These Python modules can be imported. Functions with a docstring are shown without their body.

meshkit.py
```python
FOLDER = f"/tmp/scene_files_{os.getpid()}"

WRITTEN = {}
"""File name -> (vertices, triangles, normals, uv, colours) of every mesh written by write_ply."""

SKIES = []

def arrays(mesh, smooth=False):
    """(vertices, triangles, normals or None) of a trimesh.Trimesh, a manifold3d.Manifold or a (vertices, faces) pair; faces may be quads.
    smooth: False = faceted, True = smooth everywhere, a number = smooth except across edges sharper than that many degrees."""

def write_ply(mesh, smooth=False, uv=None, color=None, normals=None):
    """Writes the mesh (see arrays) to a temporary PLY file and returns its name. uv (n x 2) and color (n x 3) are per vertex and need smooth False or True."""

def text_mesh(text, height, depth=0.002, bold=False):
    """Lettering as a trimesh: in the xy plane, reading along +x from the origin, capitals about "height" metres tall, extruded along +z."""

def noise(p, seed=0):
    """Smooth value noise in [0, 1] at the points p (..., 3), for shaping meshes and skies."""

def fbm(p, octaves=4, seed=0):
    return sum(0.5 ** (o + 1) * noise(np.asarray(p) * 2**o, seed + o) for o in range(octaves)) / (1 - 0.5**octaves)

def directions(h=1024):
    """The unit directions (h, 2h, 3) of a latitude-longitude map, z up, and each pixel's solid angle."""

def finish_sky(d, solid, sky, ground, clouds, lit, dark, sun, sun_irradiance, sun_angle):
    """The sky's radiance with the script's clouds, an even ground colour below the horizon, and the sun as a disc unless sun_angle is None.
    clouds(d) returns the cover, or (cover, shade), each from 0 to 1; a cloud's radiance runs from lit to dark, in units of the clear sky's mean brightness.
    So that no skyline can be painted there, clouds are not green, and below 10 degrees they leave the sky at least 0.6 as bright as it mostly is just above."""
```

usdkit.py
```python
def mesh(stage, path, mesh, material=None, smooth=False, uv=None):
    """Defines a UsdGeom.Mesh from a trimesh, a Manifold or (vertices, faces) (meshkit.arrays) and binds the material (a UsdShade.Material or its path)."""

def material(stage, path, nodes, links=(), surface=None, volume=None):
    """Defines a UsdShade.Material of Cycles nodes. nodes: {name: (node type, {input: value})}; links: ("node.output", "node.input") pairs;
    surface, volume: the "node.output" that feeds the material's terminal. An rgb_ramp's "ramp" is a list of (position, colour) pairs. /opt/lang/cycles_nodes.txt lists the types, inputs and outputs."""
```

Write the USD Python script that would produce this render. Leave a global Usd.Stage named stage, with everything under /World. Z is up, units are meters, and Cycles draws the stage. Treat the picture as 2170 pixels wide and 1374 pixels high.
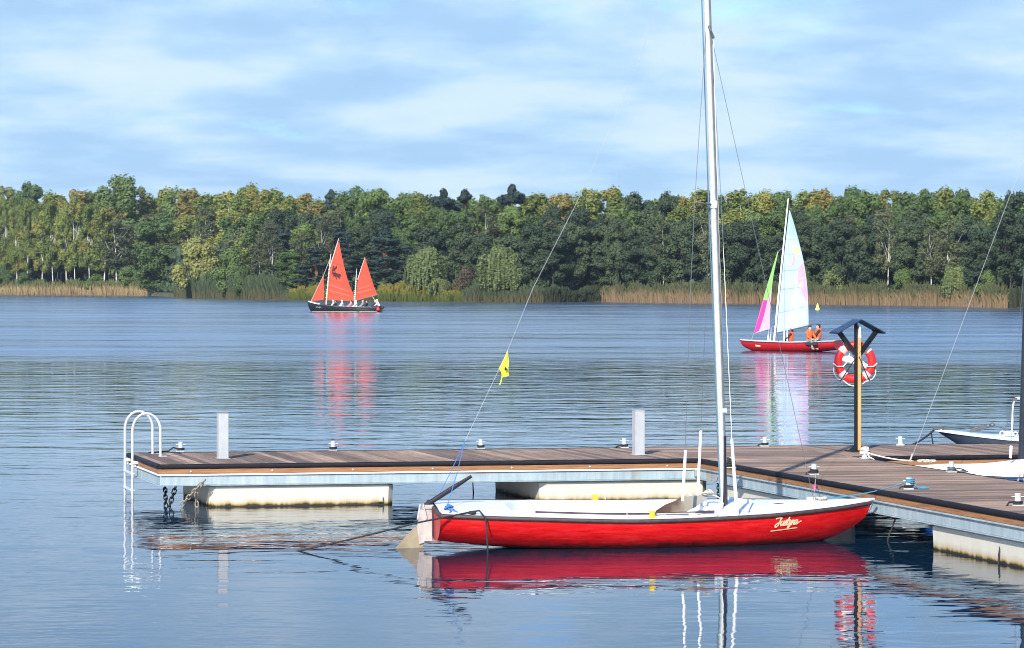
import math, random
import numpy as np, trimesh, manifold3d as m3
import meshkit, usdkit
from scipy.interpolate import PchipInterpolator, griddata
from shapely.geometry import LineString, Polygon, Point
from shapely.ops import unary_union
from pxr import Usd, UsdGeom, UsdLux, UsdShade, Gf, Sdf

stage = Usd.Stage.CreateInMemory()
UsdGeom.SetStageUpAxis(stage, UsdGeom.Tokens.z)
UsdGeom.SetStageMetersPerUnit(stage, 1.0)
WORLD = UsdGeom.Xform.Define(stage, '/World')
UsdGeom.Scope.Define(stage, '/World/Looks')
stage.SetDefaultPrim(WORLD.GetPrim())

# ------------------------------------------------------------------ camera, sky, sun, exposure
CAM_H, F, CX, HZ = 3.78, 5425.0, 1085.0, 594.0      # eye height (m), focal length, centre column and horizon row of the 2170 px wide photograph
cam = UsdGeom.Camera.Define(stage, '/World/camera')
cam.AddTranslateOp().Set((0, 0, CAM_H))
cam.AddRotateXOp().Set(90.0)
cam.CreateHorizontalApertureAttr(36.0)
cam.CreateVerticalApertureAttr(36.0 * 648 / 1024)
cam.CreateFocalLengthAttr(36.0 * F / 2170)
cam.CreateVerticalApertureOffsetAttr(-(687.0 - HZ) / 2170 * 36.0)
cam.CreateClippingRangeAttr((0.5, 20000))
cam.CreateExposureAttr(0.74)

SUN_EL, SUN_X, SUN_Y = math.radians(35), -0.34, -1.0
SUN_ROT = math.atan2(SUN_X, SUN_Y)
SKY_STRENGTH, SUN_INT = 0.106, 1.12

def M(name, nodes, links, surface=None, volume=None):
    return usdkit.material(stage, '/World/Looks/' + name, nodes, links, surface=surface, volume=volume)

sky_mat = M('sky_look', {
    'sky': ('sky_texture', {'sky_type': 'single_scattering', 'sun_disc': False, 'sun_elevation': SUN_EL, 'sun_rotation': SUN_ROT, 'altitude': 100.0, 'air_density': 1.0, 'aerosol_density': 1.0, 'ozone_density': 1.6}),
    'tc': ('texture_coordinate', {}),
    'sep': ('separate_xyz', {}),
    'zc': ('math', {'math_type': 'maximum', 'value2': 0.0}),
    'zd': ('math', {'math_type': 'add', 'value2': 0.14}),
    'zq': ('math', {'math_type': 'divide'}),
    'zs': ('math', {'math_type': 'multiply', 'value2': 1.0}),
    'xs': ('math', {'math_type': 'multiply', 'value2': 1.0}),
    'ys': ('math', {'math_type': 'multiply', 'value2': 1.0}),
    'vec': ('combine_xyz', {}),
    'map': ('mapping', {'location': (3.13, 1.2, 0.37), 'scale': (1.0, 1.0, 1.35)}),
    'n1': ('noise_texture', {'scale': 7.5, 'detail': 7.0, 'roughness': 0.55, 'distortion': 0.25}),
    'map2': ('mapping', {'location': (7.3, 2.2, 1.37), 'scale': (1.0, 1.0, 1.4)}),
    'n2': ('noise_texture', {'scale': 13.5, 'detail': 8.0, 'roughness': 0.52, 'distortion': 0.08}),
    'cover': ('map_range', {'range_type': 'smoothstep', 'from_min': 0.22, 'from_max': 0.42, 'to_min': 0.15, 'to_max': 0.96, 'clamp': True}),
    'shade': ('rgb_ramp', {'ramp': [(0.0, (2.0, 3.15, 4.75)), (0.40, (2.45, 3.75, 5.35)), (0.50, (3.0, 4.3, 5.85)), (0.60, (3.8, 4.85, 6.1)), (1.0, (4.8, 5.5, 6.3))]}),
    'zz': ('math', {'math_type': 'multiply'}),
    'zk': ('math', {'math_type': 'multiply_add', 'value2': -4.5}),
    'mixc': ('mix_color', {'blend_type': 'mix'}),
    'tint': ('mix_color', {'blend_type': 'multiply', 'fac': 1.0, 'b': (0.62, 0.92, 1.38)}),
    'bg': ('background_shader', {'strength': SKY_STRENGTH}),
}, [('tc.generated', 'sep.vector'), ('sep.z', 'zc.value1'), ('zc.value', 'zd.value1'), ('zc.value', 'zq.value1'), ('zd.value', 'zq.value2'), ('zq.value', 'zs.value1'),
    ('sep.x', 'xs.value1'), ('sep.y', 'ys.value1'), ('xs.value', 'vec.x'), ('ys.value', 'vec.y'), ('zs.value', 'vec.z'),
    ('vec.vector', 'map.vector'), ('map.vector', 'n1.vector'), ('vec.vector', 'map2.vector'), ('map2.vector', 'n2.vector'),
    ('zc.value', 'zz.value1'), ('zc.value', 'zz.value2'), ('zz.value', 'zk.value1'), ('n1.fac', 'zk.value3'), ('zk.value', 'cover.value'), ('n2.fac', 'shade.fac'), ('sky.color', 'tint.a'), ('tint.result', 'mixc.a'), ('shade.color', 'mixc.b'), ('cover.result', 'mixc.fac'),
    ('mixc.result', 'bg.color')], surface='bg.background')
dome = UsdLux.DomeLight.Define(stage, '/World/sky')
UsdShade.MaterialBindingAPI.Apply(dome.GetPrim()).Bind(sky_mat)
dome.GetPrim().SetCustomDataByKey('kind', 'structure')
dome.GetPrim().SetCustomDataByKey('label', 'pale blue sky under broken layers of thin cloud')
dome.GetPrim().SetCustomDataByKey('category', 'sky')

sun = UsdLux.DistantLight.Define(stage, '/World/sun')
sun.CreateIntensityAttr(SUN_INT)
sun.CreateAngleAttr(0.6)
sun.CreateColorAttr(Gf.Vec3f(1.0, 0.93, 0.82))
sun.GetPrim().CreateAttribute('inputs:normalize', Sdf.ValueTypeNames.Bool).Set(True)
_d = Gf.Vec3d(SUN_X, SUN_Y, 0).GetNormalized() * math.cos(SUN_EL) + Gf.Vec3d(0, 0, math.sin(SUN_EL))
_r = Gf.Rotation(Gf.Vec3d(0, 0, 1), _d)
_q = _r.GetQuat()
sun.AddOrientOp(UsdGeom.XformOp.PrecisionDouble).Set(Gf.Quatd(_q.GetReal(), _q.GetImaginary()))

# ------------------------------------------------------------------ helpers
rng = np.random.default_rng(7)
V = lambda *a: np.array(a, float)

def W(px, py, D):
    """point at photograph pixel (px, py), D metres away"""
    return V((px - CX) * D / F, D, CAM_H - (py - HZ) * D / F)

def G(px, py, z=0.0):
    """point at photograph pixel (px, py) on the level z"""
    return W(px, py, F * (CAM_H - z) / (py - HZ))

_used = {}
def numbered(parent, name):
    k = _used.get((parent, name), -1) + 1
    _used[(parent, name)] = k
    return f'{parent}/{name}' + (f'_{k:03d}' if k else '')

class T:
    def __init__(s, path, loc): s.path, s.loc, s.prim = path, np.asarray(loc, float), stage.GetPrimAtPath(path)

def tag(prim, label=None, cat=None, group=None, kind=None):
    for k, v in (('label', label), ('category', cat), ('group', group), ('kind', kind)):
        if v: prim.SetCustomDataByKey(k, v)

def thing(name, label, cat, loc=(0, 0, 0), group=None, kind=None):
    p = numbered('/World', name)
    x = UsdGeom.Xform.Define(stage, p)
    x.AddTranslateOp().Set(tuple(float(c) for c in loc)); x.AddRotateZOp().Set(0.0); x.AddScaleOp().Set((1, 1, 1))
    tag(x.GetPrim(), label, cat, group, kind)
    return T(p, loc)

def place(t, loc, rz=0.0, sc=(1, 1, 1)):
    for op in UsdGeom.Xformable(t.prim).GetOrderedXformOps():
        n = op.GetOpType()
        if n == UsdGeom.XformOp.TypeTranslate: op.Set(tuple(float(c) for c in loc))
        elif n == UsdGeom.XformOp.TypeRotateZ: op.Set(float(rz))
        elif n == UsdGeom.XformOp.TypeScale: op.Set(tuple(float(c) for c in sc))

def copy(src, name, label, cat, loc, rz=0.0, sc=(1, 1, 1), group=None):
    t = thing(name, label, cat, loc, group)
    t.prim.GetReferences().AddInternalReference(src.prim.GetPath())
    t.prim.SetInstanceable(True)
    tag(t.prim, label, cat, group)
    place(t, loc, rz, sc)
    return t

def arr(mesh):
    if hasattr(mesh, 'to_mesh') or isinstance(mesh, (tuple, list)):
        v, f, _ = meshkit.arrays(mesh, False); return v, f
    return np.array(mesh.vertices), np.array(mesh.faces)

def part(parent, name, mesh, mat, smooth=False, label=None):
    """one Mesh prim under a thing or under a part; mesh in world coordinates for placed things"""
    v, f = arr(mesh)
    p = numbered(parent.path, name)
    m = usdkit.mesh(stage, p, trimesh.Trimesh(v - parent.loc, f, process=False), mat, smooth)
    if label: tag(m.GetPrim(), label)
    return T(p, parent.loc)

def solo(name, mesh, mat, label, cat, smooth=False, group=None, kind=None):
    """a thing that is a single mesh"""
    p = numbered('/World', name)
    m = usdkit.mesh(stage, p, mesh, mat, smooth)
    tag(m.GetPrim(), label, cat, group, kind)
    return T(p, (0, 0, 0))

def cat(*ms):
    vs, fs, n = [], [], 0
    for m in ms:
        v, f = arr(m)
        if f.shape[1] == 4: f = np.vstack([f[:, :3], f[:, [0, 2, 3]]])
        vs.append(v); fs.append(f + n); n += len(v)
    return trimesh.Trimesh(np.vstack(vs), np.vstack(fs), process=False)

def nrm(a):
    a = np.asarray(a, float); return a / max(np.linalg.norm(a), 1e-12)

def tube(pts, r, n=8, flat=1.0, up=None):
    """tube along a polyline; r scalar or per point; flat squashes the section across 'up'"""
    pts = np.asarray(pts, float); k = len(pts)
    r = np.full(k, r, float) if np.ndim(r) == 0 else np.asarray(r, float)
    tg = np.gradient(pts, axis=0); tg /= np.maximum(np.linalg.norm(tg, axis=1, keepdims=True), 1e-9)
    u = np.asarray(up, float) if up is not None else (V(0, 0, 1) if abs(tg[0][2]) < 0.9 else V(1, 0, 0))
    vs = []
    for i in range(k):
        s = nrm(np.cross(tg[i], u)); w = np.cross(s, tg[i])
        if up is None: u = w
        a = np.linspace(0, 2 * math.pi, n, endpoint=False) + math.pi / n
        vs.append(pts[i] + r[i] * (np.cos(a)[:, None] * s * flat + np.sin(a)[:, None] * w))
    v = np.vstack(vs + [pts[:1], pts[-1:]])
    f = []
    for i in range(k - 1):
        for j in range(n):
            a, b = i * n + j, i * n + (j + 1) % n
            f += [[a, b, b + n], [a, b + n, a + n]]
    for j in range(n):
        f.append([k * n, (j + 1) % n, j]); f.append([k * n + 1, (k - 1) * n + j, (k - 1) * n + (j + 1) % n])
    m = trimesh.Trimesh(v, f, process=False)
    if m.volume < 0: m.invert()
    return m

def sag(p, q, drop, n=14):
    t = np.linspace(0, 1, n)[:, None]
    return np.asarray(p) * (1 - t) + np.asarray(q) * t - V(0, 0, 1) * drop * 4 * t * (1 - t)

def hexa(bot, top):
    """solid between two quads"""
    v = np.vstack([np.asarray(bot, float), np.asarray(top, float)])
    f = [[0, 2, 1], [0, 3, 2], [4, 5, 6], [4, 6, 7]]
    for i in range(4):
        j = (i + 1) % 4
        f += [[i, j, j + 4], [i, j + 4, i + 4]]
    m = trimesh.Trimesh(v, f, process=False)
    if m.volume < 0: m.invert()
    return m

def cbox(c, ax, ay, az, ch=0.006):
    """chamfered box: centre, three half-vectors"""
    c, A = np.asarray(c, float), [np.asarray(a, float) for a in (ax, ay, az)]
    L = [np.linalg.norm(a) for a in A]
    pts = []
    for sx in (-1, 1):
        for sy in (-1, 1):
            for sz in (-1, 1):
                for k in range(3):
                    s = [1 - (min(ch / L[i], 0.45) if i != k else 0) for i in range(3)]
                    pts.append(c + sx * s[0] * A[0] + sy * s[1] * A[1] + sz * s[2] * A[2])
    return trimesh.convex.convex_hull(np.array(pts))

def hull_pts(p): return trimesh.convex.convex_hull(np.asarray(p, float))

def lathe(profile, n=20, c=(0, 0, 0)):
    m = trimesh.creation.revolve(np.asarray(profile, float), sections=n)
    if m.volume < 0: m.invert()
    m.apply_translation(c); return m

def torus(c, R, r, axis=(0, 0, 1), n=32, k=10, a0=0, a1=2 * math.pi, flat=1.0):
    z = nrm(axis); x = nrm(np.cross(z, V(0.3, 0.9, 0.2))); y = np.cross(z, x)
    a = np.linspace(a0, a1, n)
    if abs(a1 - a0 - 2 * math.pi) < 1e-6:
        b = np.linspace(0, 2 * math.pi, k, endpoint=False); a = a[:-1]
        P = np.array([[np.asarray(c) + (R + r * math.cos(q)) * (math.cos(p) * x + math.sin(p) * y) + flat * r * math.sin(q) * z for q in b] for p in a])
        f, N = [], len(a)
        for i in range(N):
            for j in range(k):
                f.append([i * k + j, ((i + 1) % N) * k + j, ((i + 1) % N) * k + (j + 1) % k, i * k + (j + 1) % k])
        m = trimesh.Trimesh(P.reshape(-1, 3), np.vstack([np.array(f)[:, :3], np.array(f)[:, [0, 2, 3]]]), process=False)
        if m.volume < 0: m.invert()
        return m
    return tube([np.asarray(c) + R * (math.cos(p) * x + math.sin(p) * y) for p in a], r, k)

def grid_mesh(P):
    n, m = P.shape[:2]
    f = []
    for i in range(n - 1):
        for j in range(m - 1):
            a = i * m + j
            f += [[a, a + 1, a + m + 1], [a, a + m + 1, a + m]]
    return trimesh.Trimesh(P.reshape(-1, 3), f, process=False)

# ------------------------------------------------------------------ materials
def simple(name, col, rough=0.5, metal=0.0, var=0.12, nscale=6.0, bump=0.0, spec=0.5, coat=0.0, bscale=40.0):
    nodes = {'g': ('geometry', {}), 'n': ('noise_texture', {'scale': nscale, 'detail': 5.0, 'roughness': 0.6}),
             'r': ('rgb_ramp', {'ramp': [(0.25, tuple(c * (1 - var) for c in col)), (0.75, tuple(min(1, c * (1 + var)) for c in col))]}),
             'rr': ('map_range', {'from_min': 0.3, 'from_max': 0.7, 'to_min': max(0.02, rough * 0.85), 'to_max': min(1, rough * 1.15)}),
             'p': ('principled_bsdf', {'metallic': metal, 'specular_ior_level': spec, 'coat_weight': coat})}
    links = [('g.position', 'n.vector'), ('n.fac', 'r.fac'), ('r.color', 'p.base_color'), ('n.fac', 'rr.value'), ('rr.result', 'p.roughness')]
    if bump:
        nodes['n2'] = ('noise_texture', {'scale': bscale, 'detail': 4.0}); nodes['b'] = ('bump', {'distance': bump, 'strength': 0.8})
        links += [('g.position', 'n2.vector'), ('n2.fac', 'b.height'), ('b.normal', 'p.normal')]
    return M(name, nodes, links, surface='p.BSDF')

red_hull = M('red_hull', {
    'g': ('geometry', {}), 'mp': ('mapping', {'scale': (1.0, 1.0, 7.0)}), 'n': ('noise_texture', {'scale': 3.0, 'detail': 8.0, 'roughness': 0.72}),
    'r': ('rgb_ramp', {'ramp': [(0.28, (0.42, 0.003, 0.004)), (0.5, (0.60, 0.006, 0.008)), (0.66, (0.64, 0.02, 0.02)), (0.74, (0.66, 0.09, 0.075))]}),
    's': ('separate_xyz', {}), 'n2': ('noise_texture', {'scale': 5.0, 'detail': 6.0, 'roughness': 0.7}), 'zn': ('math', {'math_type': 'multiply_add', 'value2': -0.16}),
    'low_dark': ('map_range', {'range_type': 'smoothstep', 'from_min': -0.06, 'from_max': 0.05, 'to_min': 0.9, 'to_max': 0.0, 'clamp': True}),  # hull colour turns dark brown towards the waterline
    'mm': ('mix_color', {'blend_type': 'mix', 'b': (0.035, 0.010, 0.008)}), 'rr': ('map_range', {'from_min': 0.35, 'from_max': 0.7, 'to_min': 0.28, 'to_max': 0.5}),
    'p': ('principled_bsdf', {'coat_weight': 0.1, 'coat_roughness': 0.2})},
    [('g.position', 'mp.vector'), ('mp.vector', 'n.vector'), ('n.fac', 'r.fac'), ('g.position', 's.vector'), ('g.position', 'n2.vector'), ('n2.fac', 'zn.value1'), ('s.z', 'zn.value3'), ('zn.value', 'low_dark.value'),
     ('r.color', 'mm.a'), ('low_dark.result', 'mm.fac'), ('mm.result', 'p.base_color'), ('n.fac', 'rr.value'), ('rr.result', 'p.roughness')], surface='p.BSDF')
faded_red = simple('faded_red', (0.42, 0.02, 0.02), 0.5, var=0.2)
far_red = simple('far_red', (0.42, 0.012, 0.018), 0.4)
gelcoat = simple('white_gelcoat', (0.64, 0.67, 0.71), 0.35, var=0.10, nscale=2.5)
cover_white = simple('white_cover', (0.80, 0.79, 0.74), 0.55, var=0.05, bump=0.01, bscale=5.0)
rub_rail = simple('rub_rail', (0.055, 0.035, 0.032), 0.6, var=0.35, nscale=9.0)
alu = simple('aluminium', (0.66, 0.66, 0.62), 0.48, 0.45, var=0.12, nscale=14.0)
alu_post = simple('post_aluminium', (0.42, 0.43, 0.44), 0.45, 0.25, var=0.08)
steel = simple('stainless', (0.86, 0.86, 0.84), 0.3, 0.6, var=0.05)
galv = simple('galvanised', (0.60, 0.66, 0.68), 0.45, 0.35, var=0.14, nscale=18.0)
galv_beam = M('galvanised_beam', {
    'g': ('geometry', {}), 'mp': ('mapping', {'scale': (9.0, 9.0, 1.2)}), 'n': ('noise_texture', {'scale': 1.0, 'detail': 8.0, 'roughness': 0.7}), 'n2': ('noise_texture', {'scale': 1.3, 'detail': 5.0}),
    'r': ('rgb_ramp', {'ramp': [(0.25, (0.21, 0.27, 0.295)), (0.5, (0.30, 0.375, 0.40)), (0.72, (0.40, 0.47, 0.48))]}), 'ru': ('rgb_ramp', {'ramp': [(0.60, (0, 0, 0)), (0.75, (0.75, 0.75, 0.75))]}),
    'mm': ('mix_color', {'blend_type': 'mix', 'b': (0.24, 0.19, 0.13)}), 'p': ('principled_bsdf', {'metallic': 0.1, 'roughness': 0.5})},
    [('g.position', 'mp.vector'), ('mp.vector', 'n.vector'), ('n.fac', 'r.fac'), ('g.position', 'n2.vector'), ('n2.fac', 'ru.fac'), ('ru.color', 'mm.fac'), ('r.color', 'mm.a'), ('mm.result', 'p.base_color')], surface='p.BSDF')
wire = simple('wire', (0.36, 0.37, 0.38), 0.5, 0.3)
dark_wire = simple('dark_wire', (0.12, 0.13, 0.14), 0.5, 0.4)
black_paint = simple('black_paint', (0.006, 0.007, 0.010), 0.5, var=0.2, spec=0.3)
roof_paint = simple('roof_paint', (0.018, 0.03, 0.055), 0.28, var=0.2)
rubber = simple('black_rubber', (0.010, 0.010, 0.014), 0.6, var=0.3, nscale=12.0, bump=0.004, spec=0.22)
black_rope = simple('black_rope', (0.018, 0.018, 0.02), 0.8, bump=0.003)
blue_rope = simple('blue_rope', (0.05, 0.15, 0.40), 0.8)
teal_rope = simple('teal_rope', (0.035, 0.20, 0.29), 0.8)
white_rope = simple('white_rope', (0.72, 0.70, 0.64), 0.75, bump=0.003)
beige_rope = simple('beige_rope', (0.48, 0.42, 0.34), 0.8)
white_pvc = simple('white_pvc', (0.82, 0.82, 0.80), 0.4, var=0.04)
grey_pvc = simple('grey_pvc', (0.016, 0.016, 0.022), 0.6, spec=0.25)
yellow_plastic = simple('yellow_plastic', (0.80, 0.55, 0.03), 0.45)
yellow_cloth = simple('yellow_cloth', (0.82, 0.80, 0.04), 0.8, var=0.08)
lime_plastic = simple('lime_plastic', (0.62, 0.80, 0.12), 0.5)
pink_tape = simple('pink_tape', (0.72, 0.10, 0.22), 0.7)
cream = simple('cream_letter', (0.84, 0.62, 0.38), 0.5, var=0.05)
dirty_white = simple('dirty_white', (0.42, 0.38, 0.35), 0.5, var=0.25, nscale=9.0)
rudder_beige = simple('rudder_beige', (0.27, 0.22, 0.145), 0.55, var=0.3, nscale=5.0)
board_brown = M('board_brown', {
    'g': ('geometry', {}), 's': ('separate_xyz', {}), 'n': ('noise_texture', {'scale': 5.0, 'detail': 6.0}),
    'm': ('math', {'math_type': 'multiply_add', 'value2': 0.5, 'value3': -0.25}), 'a': ('math', {'math_type': 'add'}),
    'r': ('rgb_ramp', {'ramp': [(0.0, (0.045, 0.025, 0.017)), (0.45, (0.10, 0.055, 0.032)), (0.62, (0.26, 0.22, 0.17)), (1.0, (0.27, 0.29, 0.28))]}),
    'mr': ('map_range', {'from_min': 1.95, 'from_max': 2.85, 'to_min': 0.0, 'to_max': 1.0}), 'p': ('principled_bsdf', {'roughness': 0.45})},
    [('g.position', 's.vector'), ('g.position', 'n.vector'), ('s.x', 'mr.value'), ('n.fac', 'm.value1'), ('m.value', 'a.value1'), ('mr.result', 'a.value2'), ('a.value', 'r.fac'), ('r.color', 'p.base_color')], surface='p.BSDF')
orange_vest = simple('orange_vest', (0.86, 0.11, 0.018), 0.75)
dark_cloth = simple('dark_cloth', (0.02, 0.022, 0.03), 0.85)
grey_cloth = simple('grey_cloth', (0.22, 0.21, 0.20), 0.85)
white_cloth = simple('white_cloth', (0.78, 0.76, 0.74), 0.85)
pink_cloth = simple('pink_cloth', (0.72, 0.24, 0.28), 0.85)
maroon_cloth = simple('maroon_cloth', (0.20, 0.02, 0.04), 0.85)
skin = simple('skin', (0.55, 0.33, 0.24), 0.55, var=0.06)
dark_hair = simple('dark_hair', (0.02, 0.015, 0.014), 0.7)
buoy_red = M('buoy_red', {'g': ('geometry', {}), 'n': ('noise_texture', {'scale': 8.0, 'detail': 4.0}),
    'r': ('rgb_ramp', {'ramp': [(0.3, (0.66, 0.008, 0.010)), (0.7, (0.74, 0.02, 0.018))]}), 'p': ('principled_bsdf', {'roughness': 0.42})},
    [('g.position', 'n.vector'), ('n.fac', 'r.fac'), ('r.color', 'p.base_color')], surface='p.BSDF')
reflect_tape = simple('reflective_tape', (0.82, 0.52, 0.50), 0.3, 0.0, var=0.05)
oak = simple('varnished_wood', (0.58, 0.30, 0.10), 0.5, var=0.14, nscale=5.0)
fascia_wood = M('fascia_wood', {
    'g': ('geometry', {}), 'mp': ('mapping', {'scale': (1.5, 1.5, 40.0)}), 'n': ('noise_texture', {'scale': 1.6, 'detail': 8.0, 'roughness': 0.65, 'distortion': 0.3}),
    'r': ('rgb_ramp', {'ramp': [(0.25, (0.10, 0.045, 0.022)), (0.5, (0.27, 0.125, 0.05)), (0.8, (0.42, 0.22, 0.10))]}),
    'p': ('principled_bsdf', {'roughness': 0.65})},
    [('g.position', 'mp.vector'), ('mp.vector', 'n.vector'), ('n.fac', 'r.fac'), ('r.color', 'p.base_color')], surface='p.BSDF')
A_ = nrm(V(1, 0.165, 0)); C_ = nrm(V(-0.33, 1, 0))
def deck_wood(name, along):
    ang = math.atan2(along[1], along[0])
    return M(name, {
        'g': ('geometry', {}), 'o': ('object_info', {}), 'rot': ('vector_rotate', {'rotate_type': 'z_axis', 'axis': (0, 0, 1), 'angle': -ang}),
        'mp': ('mapping', {'scale': (1.2, 22.0, 22.0)}), 'n': ('noise_texture', {'scale': 1.4, 'detail': 7.0, 'roughness': 0.65}),
        'nb': ('noise_texture', {'scale': 0.9, 'detail': 5.0}),
        'r': ('rgb_ramp', {'ramp': [(0.25, (0.14, 0.096, 0.069)), (0.5, (0.265, 0.193, 0.145)), (0.8, (0.42, 0.33, 0.26))]}),
        'rv': ('rgb_ramp', {'ramp': [(0.0, (0.52, 0.51, 0.52)), (0.5, (0.92, 0.90, 0.88)), (0.9, (1.15, 1.1, 1.05)), (1.0, (1.55, 1.5, 1.45))]}),
        'mm': ('mix_color', {'blend_type': 'multiply', 'fac': 1.0, 'use_clamp': False}),
        'wr': ('rgb_ramp', {'ramp': [(0.35, (0.80, 0.80, 0.82)), (0.65, (1.1, 1.08, 1.06))]}),
        'mm2': ('mix_color', {'blend_type': 'multiply', 'fac': 1.0, 'use_clamp': False}),
        'bp': ('bump', {'distance': 0.004, 'strength': 0.6}), 'p': ('principled_bsdf', {'roughness': 0.8, 'specular_ior_level': 0.2})},
        [('g.position', 'rot.vector'), ('rot.vector', 'mp.vector'), ('mp.vector', 'n.vector'), ('n.fac', 'r.fac'), ('o.random', 'rv.fac'), ('r.color', 'mm.a'), ('rv.color', 'mm.b'),
         ('g.position', 'nb.vector'), ('nb.fac', 'wr.fac'), ('mm.result', 'mm2.a'), ('wr.color', 'mm2.b'), ('mm2.result', 'p.base_color'), ('n.fac', 'bp.height'), ('bp.normal', 'p.normal')], surface='p.BSDF')
deck_c = deck_wood('deck_boards', C_)
deck_a = deck_wood('branch_boards', A_)
# concrete floats: pale, with a tide mark of algae above the waterline
def pontoon_mat(name, base, alg):
    return M(name, {
        'g': ('geometry', {}), 's': ('separate_xyz', {}), 'mp': ('mapping', {'scale': (1.0, 1.0, 0.35)}), 'n': ('noise_texture', {'scale': 6.0, 'detail': 7.0, 'roughness': 0.65}),
        'nw': ('math', {'math_type': 'multiply_add', 'value2': 0.13, 'value3': -0.065}), 'zz': ('math', {'math_type': 'add'}),
        'mr': ('map_range', {'from_min': -0.02, 'from_max': 0.38, 'to_min': 0.0, 'to_max': 1.0, 'clamp': True}),
        'r': ('rgb_ramp', {'ramp': [(0.0, (0.012, 0.011, 0.006)), (0.10, (0.022, 0.018, 0.008)), (0.15, alg), (0.22, tuple(0.55 * b + 0.45 * c for b, c in zip(base, alg))), (0.40, tuple(b * 0.95 for b in base)), (1.0, base)]}),
        'st': ('rgb_ramp', {'ramp': [(0.3, (0.93, 0.93, 0.91)), (0.6, (1.0, 1.0, 1.0))]}), 'mm': ('mix_color', {'blend_type': 'multiply', 'fac': 1.0}),
        'b': ('bump', {'distance': 0.006, 'strength': 0.5}), 'p': ('principled_bsdf', {'roughness': 0.7})},
        [('g.position', 's.vector'), ('g.position', 'mp.vector'), ('mp.vector', 'n.vector'), ('n.fac', 'nw.value1'), ('nw.value', 'zz.value1'), ('s.z', 'zz.value2'), ('zz.value', 'mr.value'),
         ('mr.result', 'r.fac'), ('n.fac', 'st.fac'), ('r.color', 'mm.a'), ('st.color', 'mm.b'), ('mm.result', 'p.base_color'), ('n.fac', 'b.height'), ('b.normal', 'p.normal')], surface='p.BSDF')
pontoon_look = pontoon_mat('float_concrete', (0.54, 0.52, 0.44), (0.28, 0.19, 0.05))

def sail_mat(name, col, trans=0.4, var=0.06, ns=1.5):
    return M(name, {'g': ('geometry', {}), 'n': ('noise_texture', {'scale': ns, 'detail': 4.0}),
        'r': ('rgb_ramp', {'ramp': [(0.3, tuple(c * (1 - var) for c in col)), (0.7, tuple(min(1, c * (1 + var)) for c in col))]}),
        'd': ('principled_bsdf', {'roughness': 0.7}), 't': ('translucent_bsdf', {}), 'm': ('mix_closure', {'fac': trans})},
        [('g.position', 'n.vector'), ('n.fac', 'r.fac'), ('r.color', 'd.base_color'), ('r.color', 't.color'), ('d.BSDF', 'm.closure1'), ('t.BSDF', 'm.closure2')], surface='m.closure')
red_sail = sail_mat('red_sail', (0.85, 0.085, 0.04), 0.3)
pale_sail = sail_mat('pale_sail', (0.52, 0.66, 0.80), 0.35)
mint_sail = sail_mat('mint_sail', (0.44, 0.67, 0.62), 0.35)
pink_sail = sail_mat('pink_sail', (0.82, 0.46, 0.62), 0.35)
magenta_sail = sail_mat('magenta_sail', (0.80, 0.05, 0.36), 0.3)
lime_sail = sail_mat('lime_sail', (0.30, 0.68, 0.16), 0.3)
yellow_sail = sail_mat('yellow_sail', (0.85, 0.88, 0.40), 0.3)
seam_pale = sail_mat('pale_seam', (0.34, 0.48, 0.66), 0.3)
seam_red = sail_mat('red_seam', (0.62, 0.05, 0.025), 0.25)
seam_light = sail_mat('light_red_band', (0.90, 0.20, 0.12), 0.3)
ink = simple('sail_ink', (0.05, 0.008, 0.006), 0.8)
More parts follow.
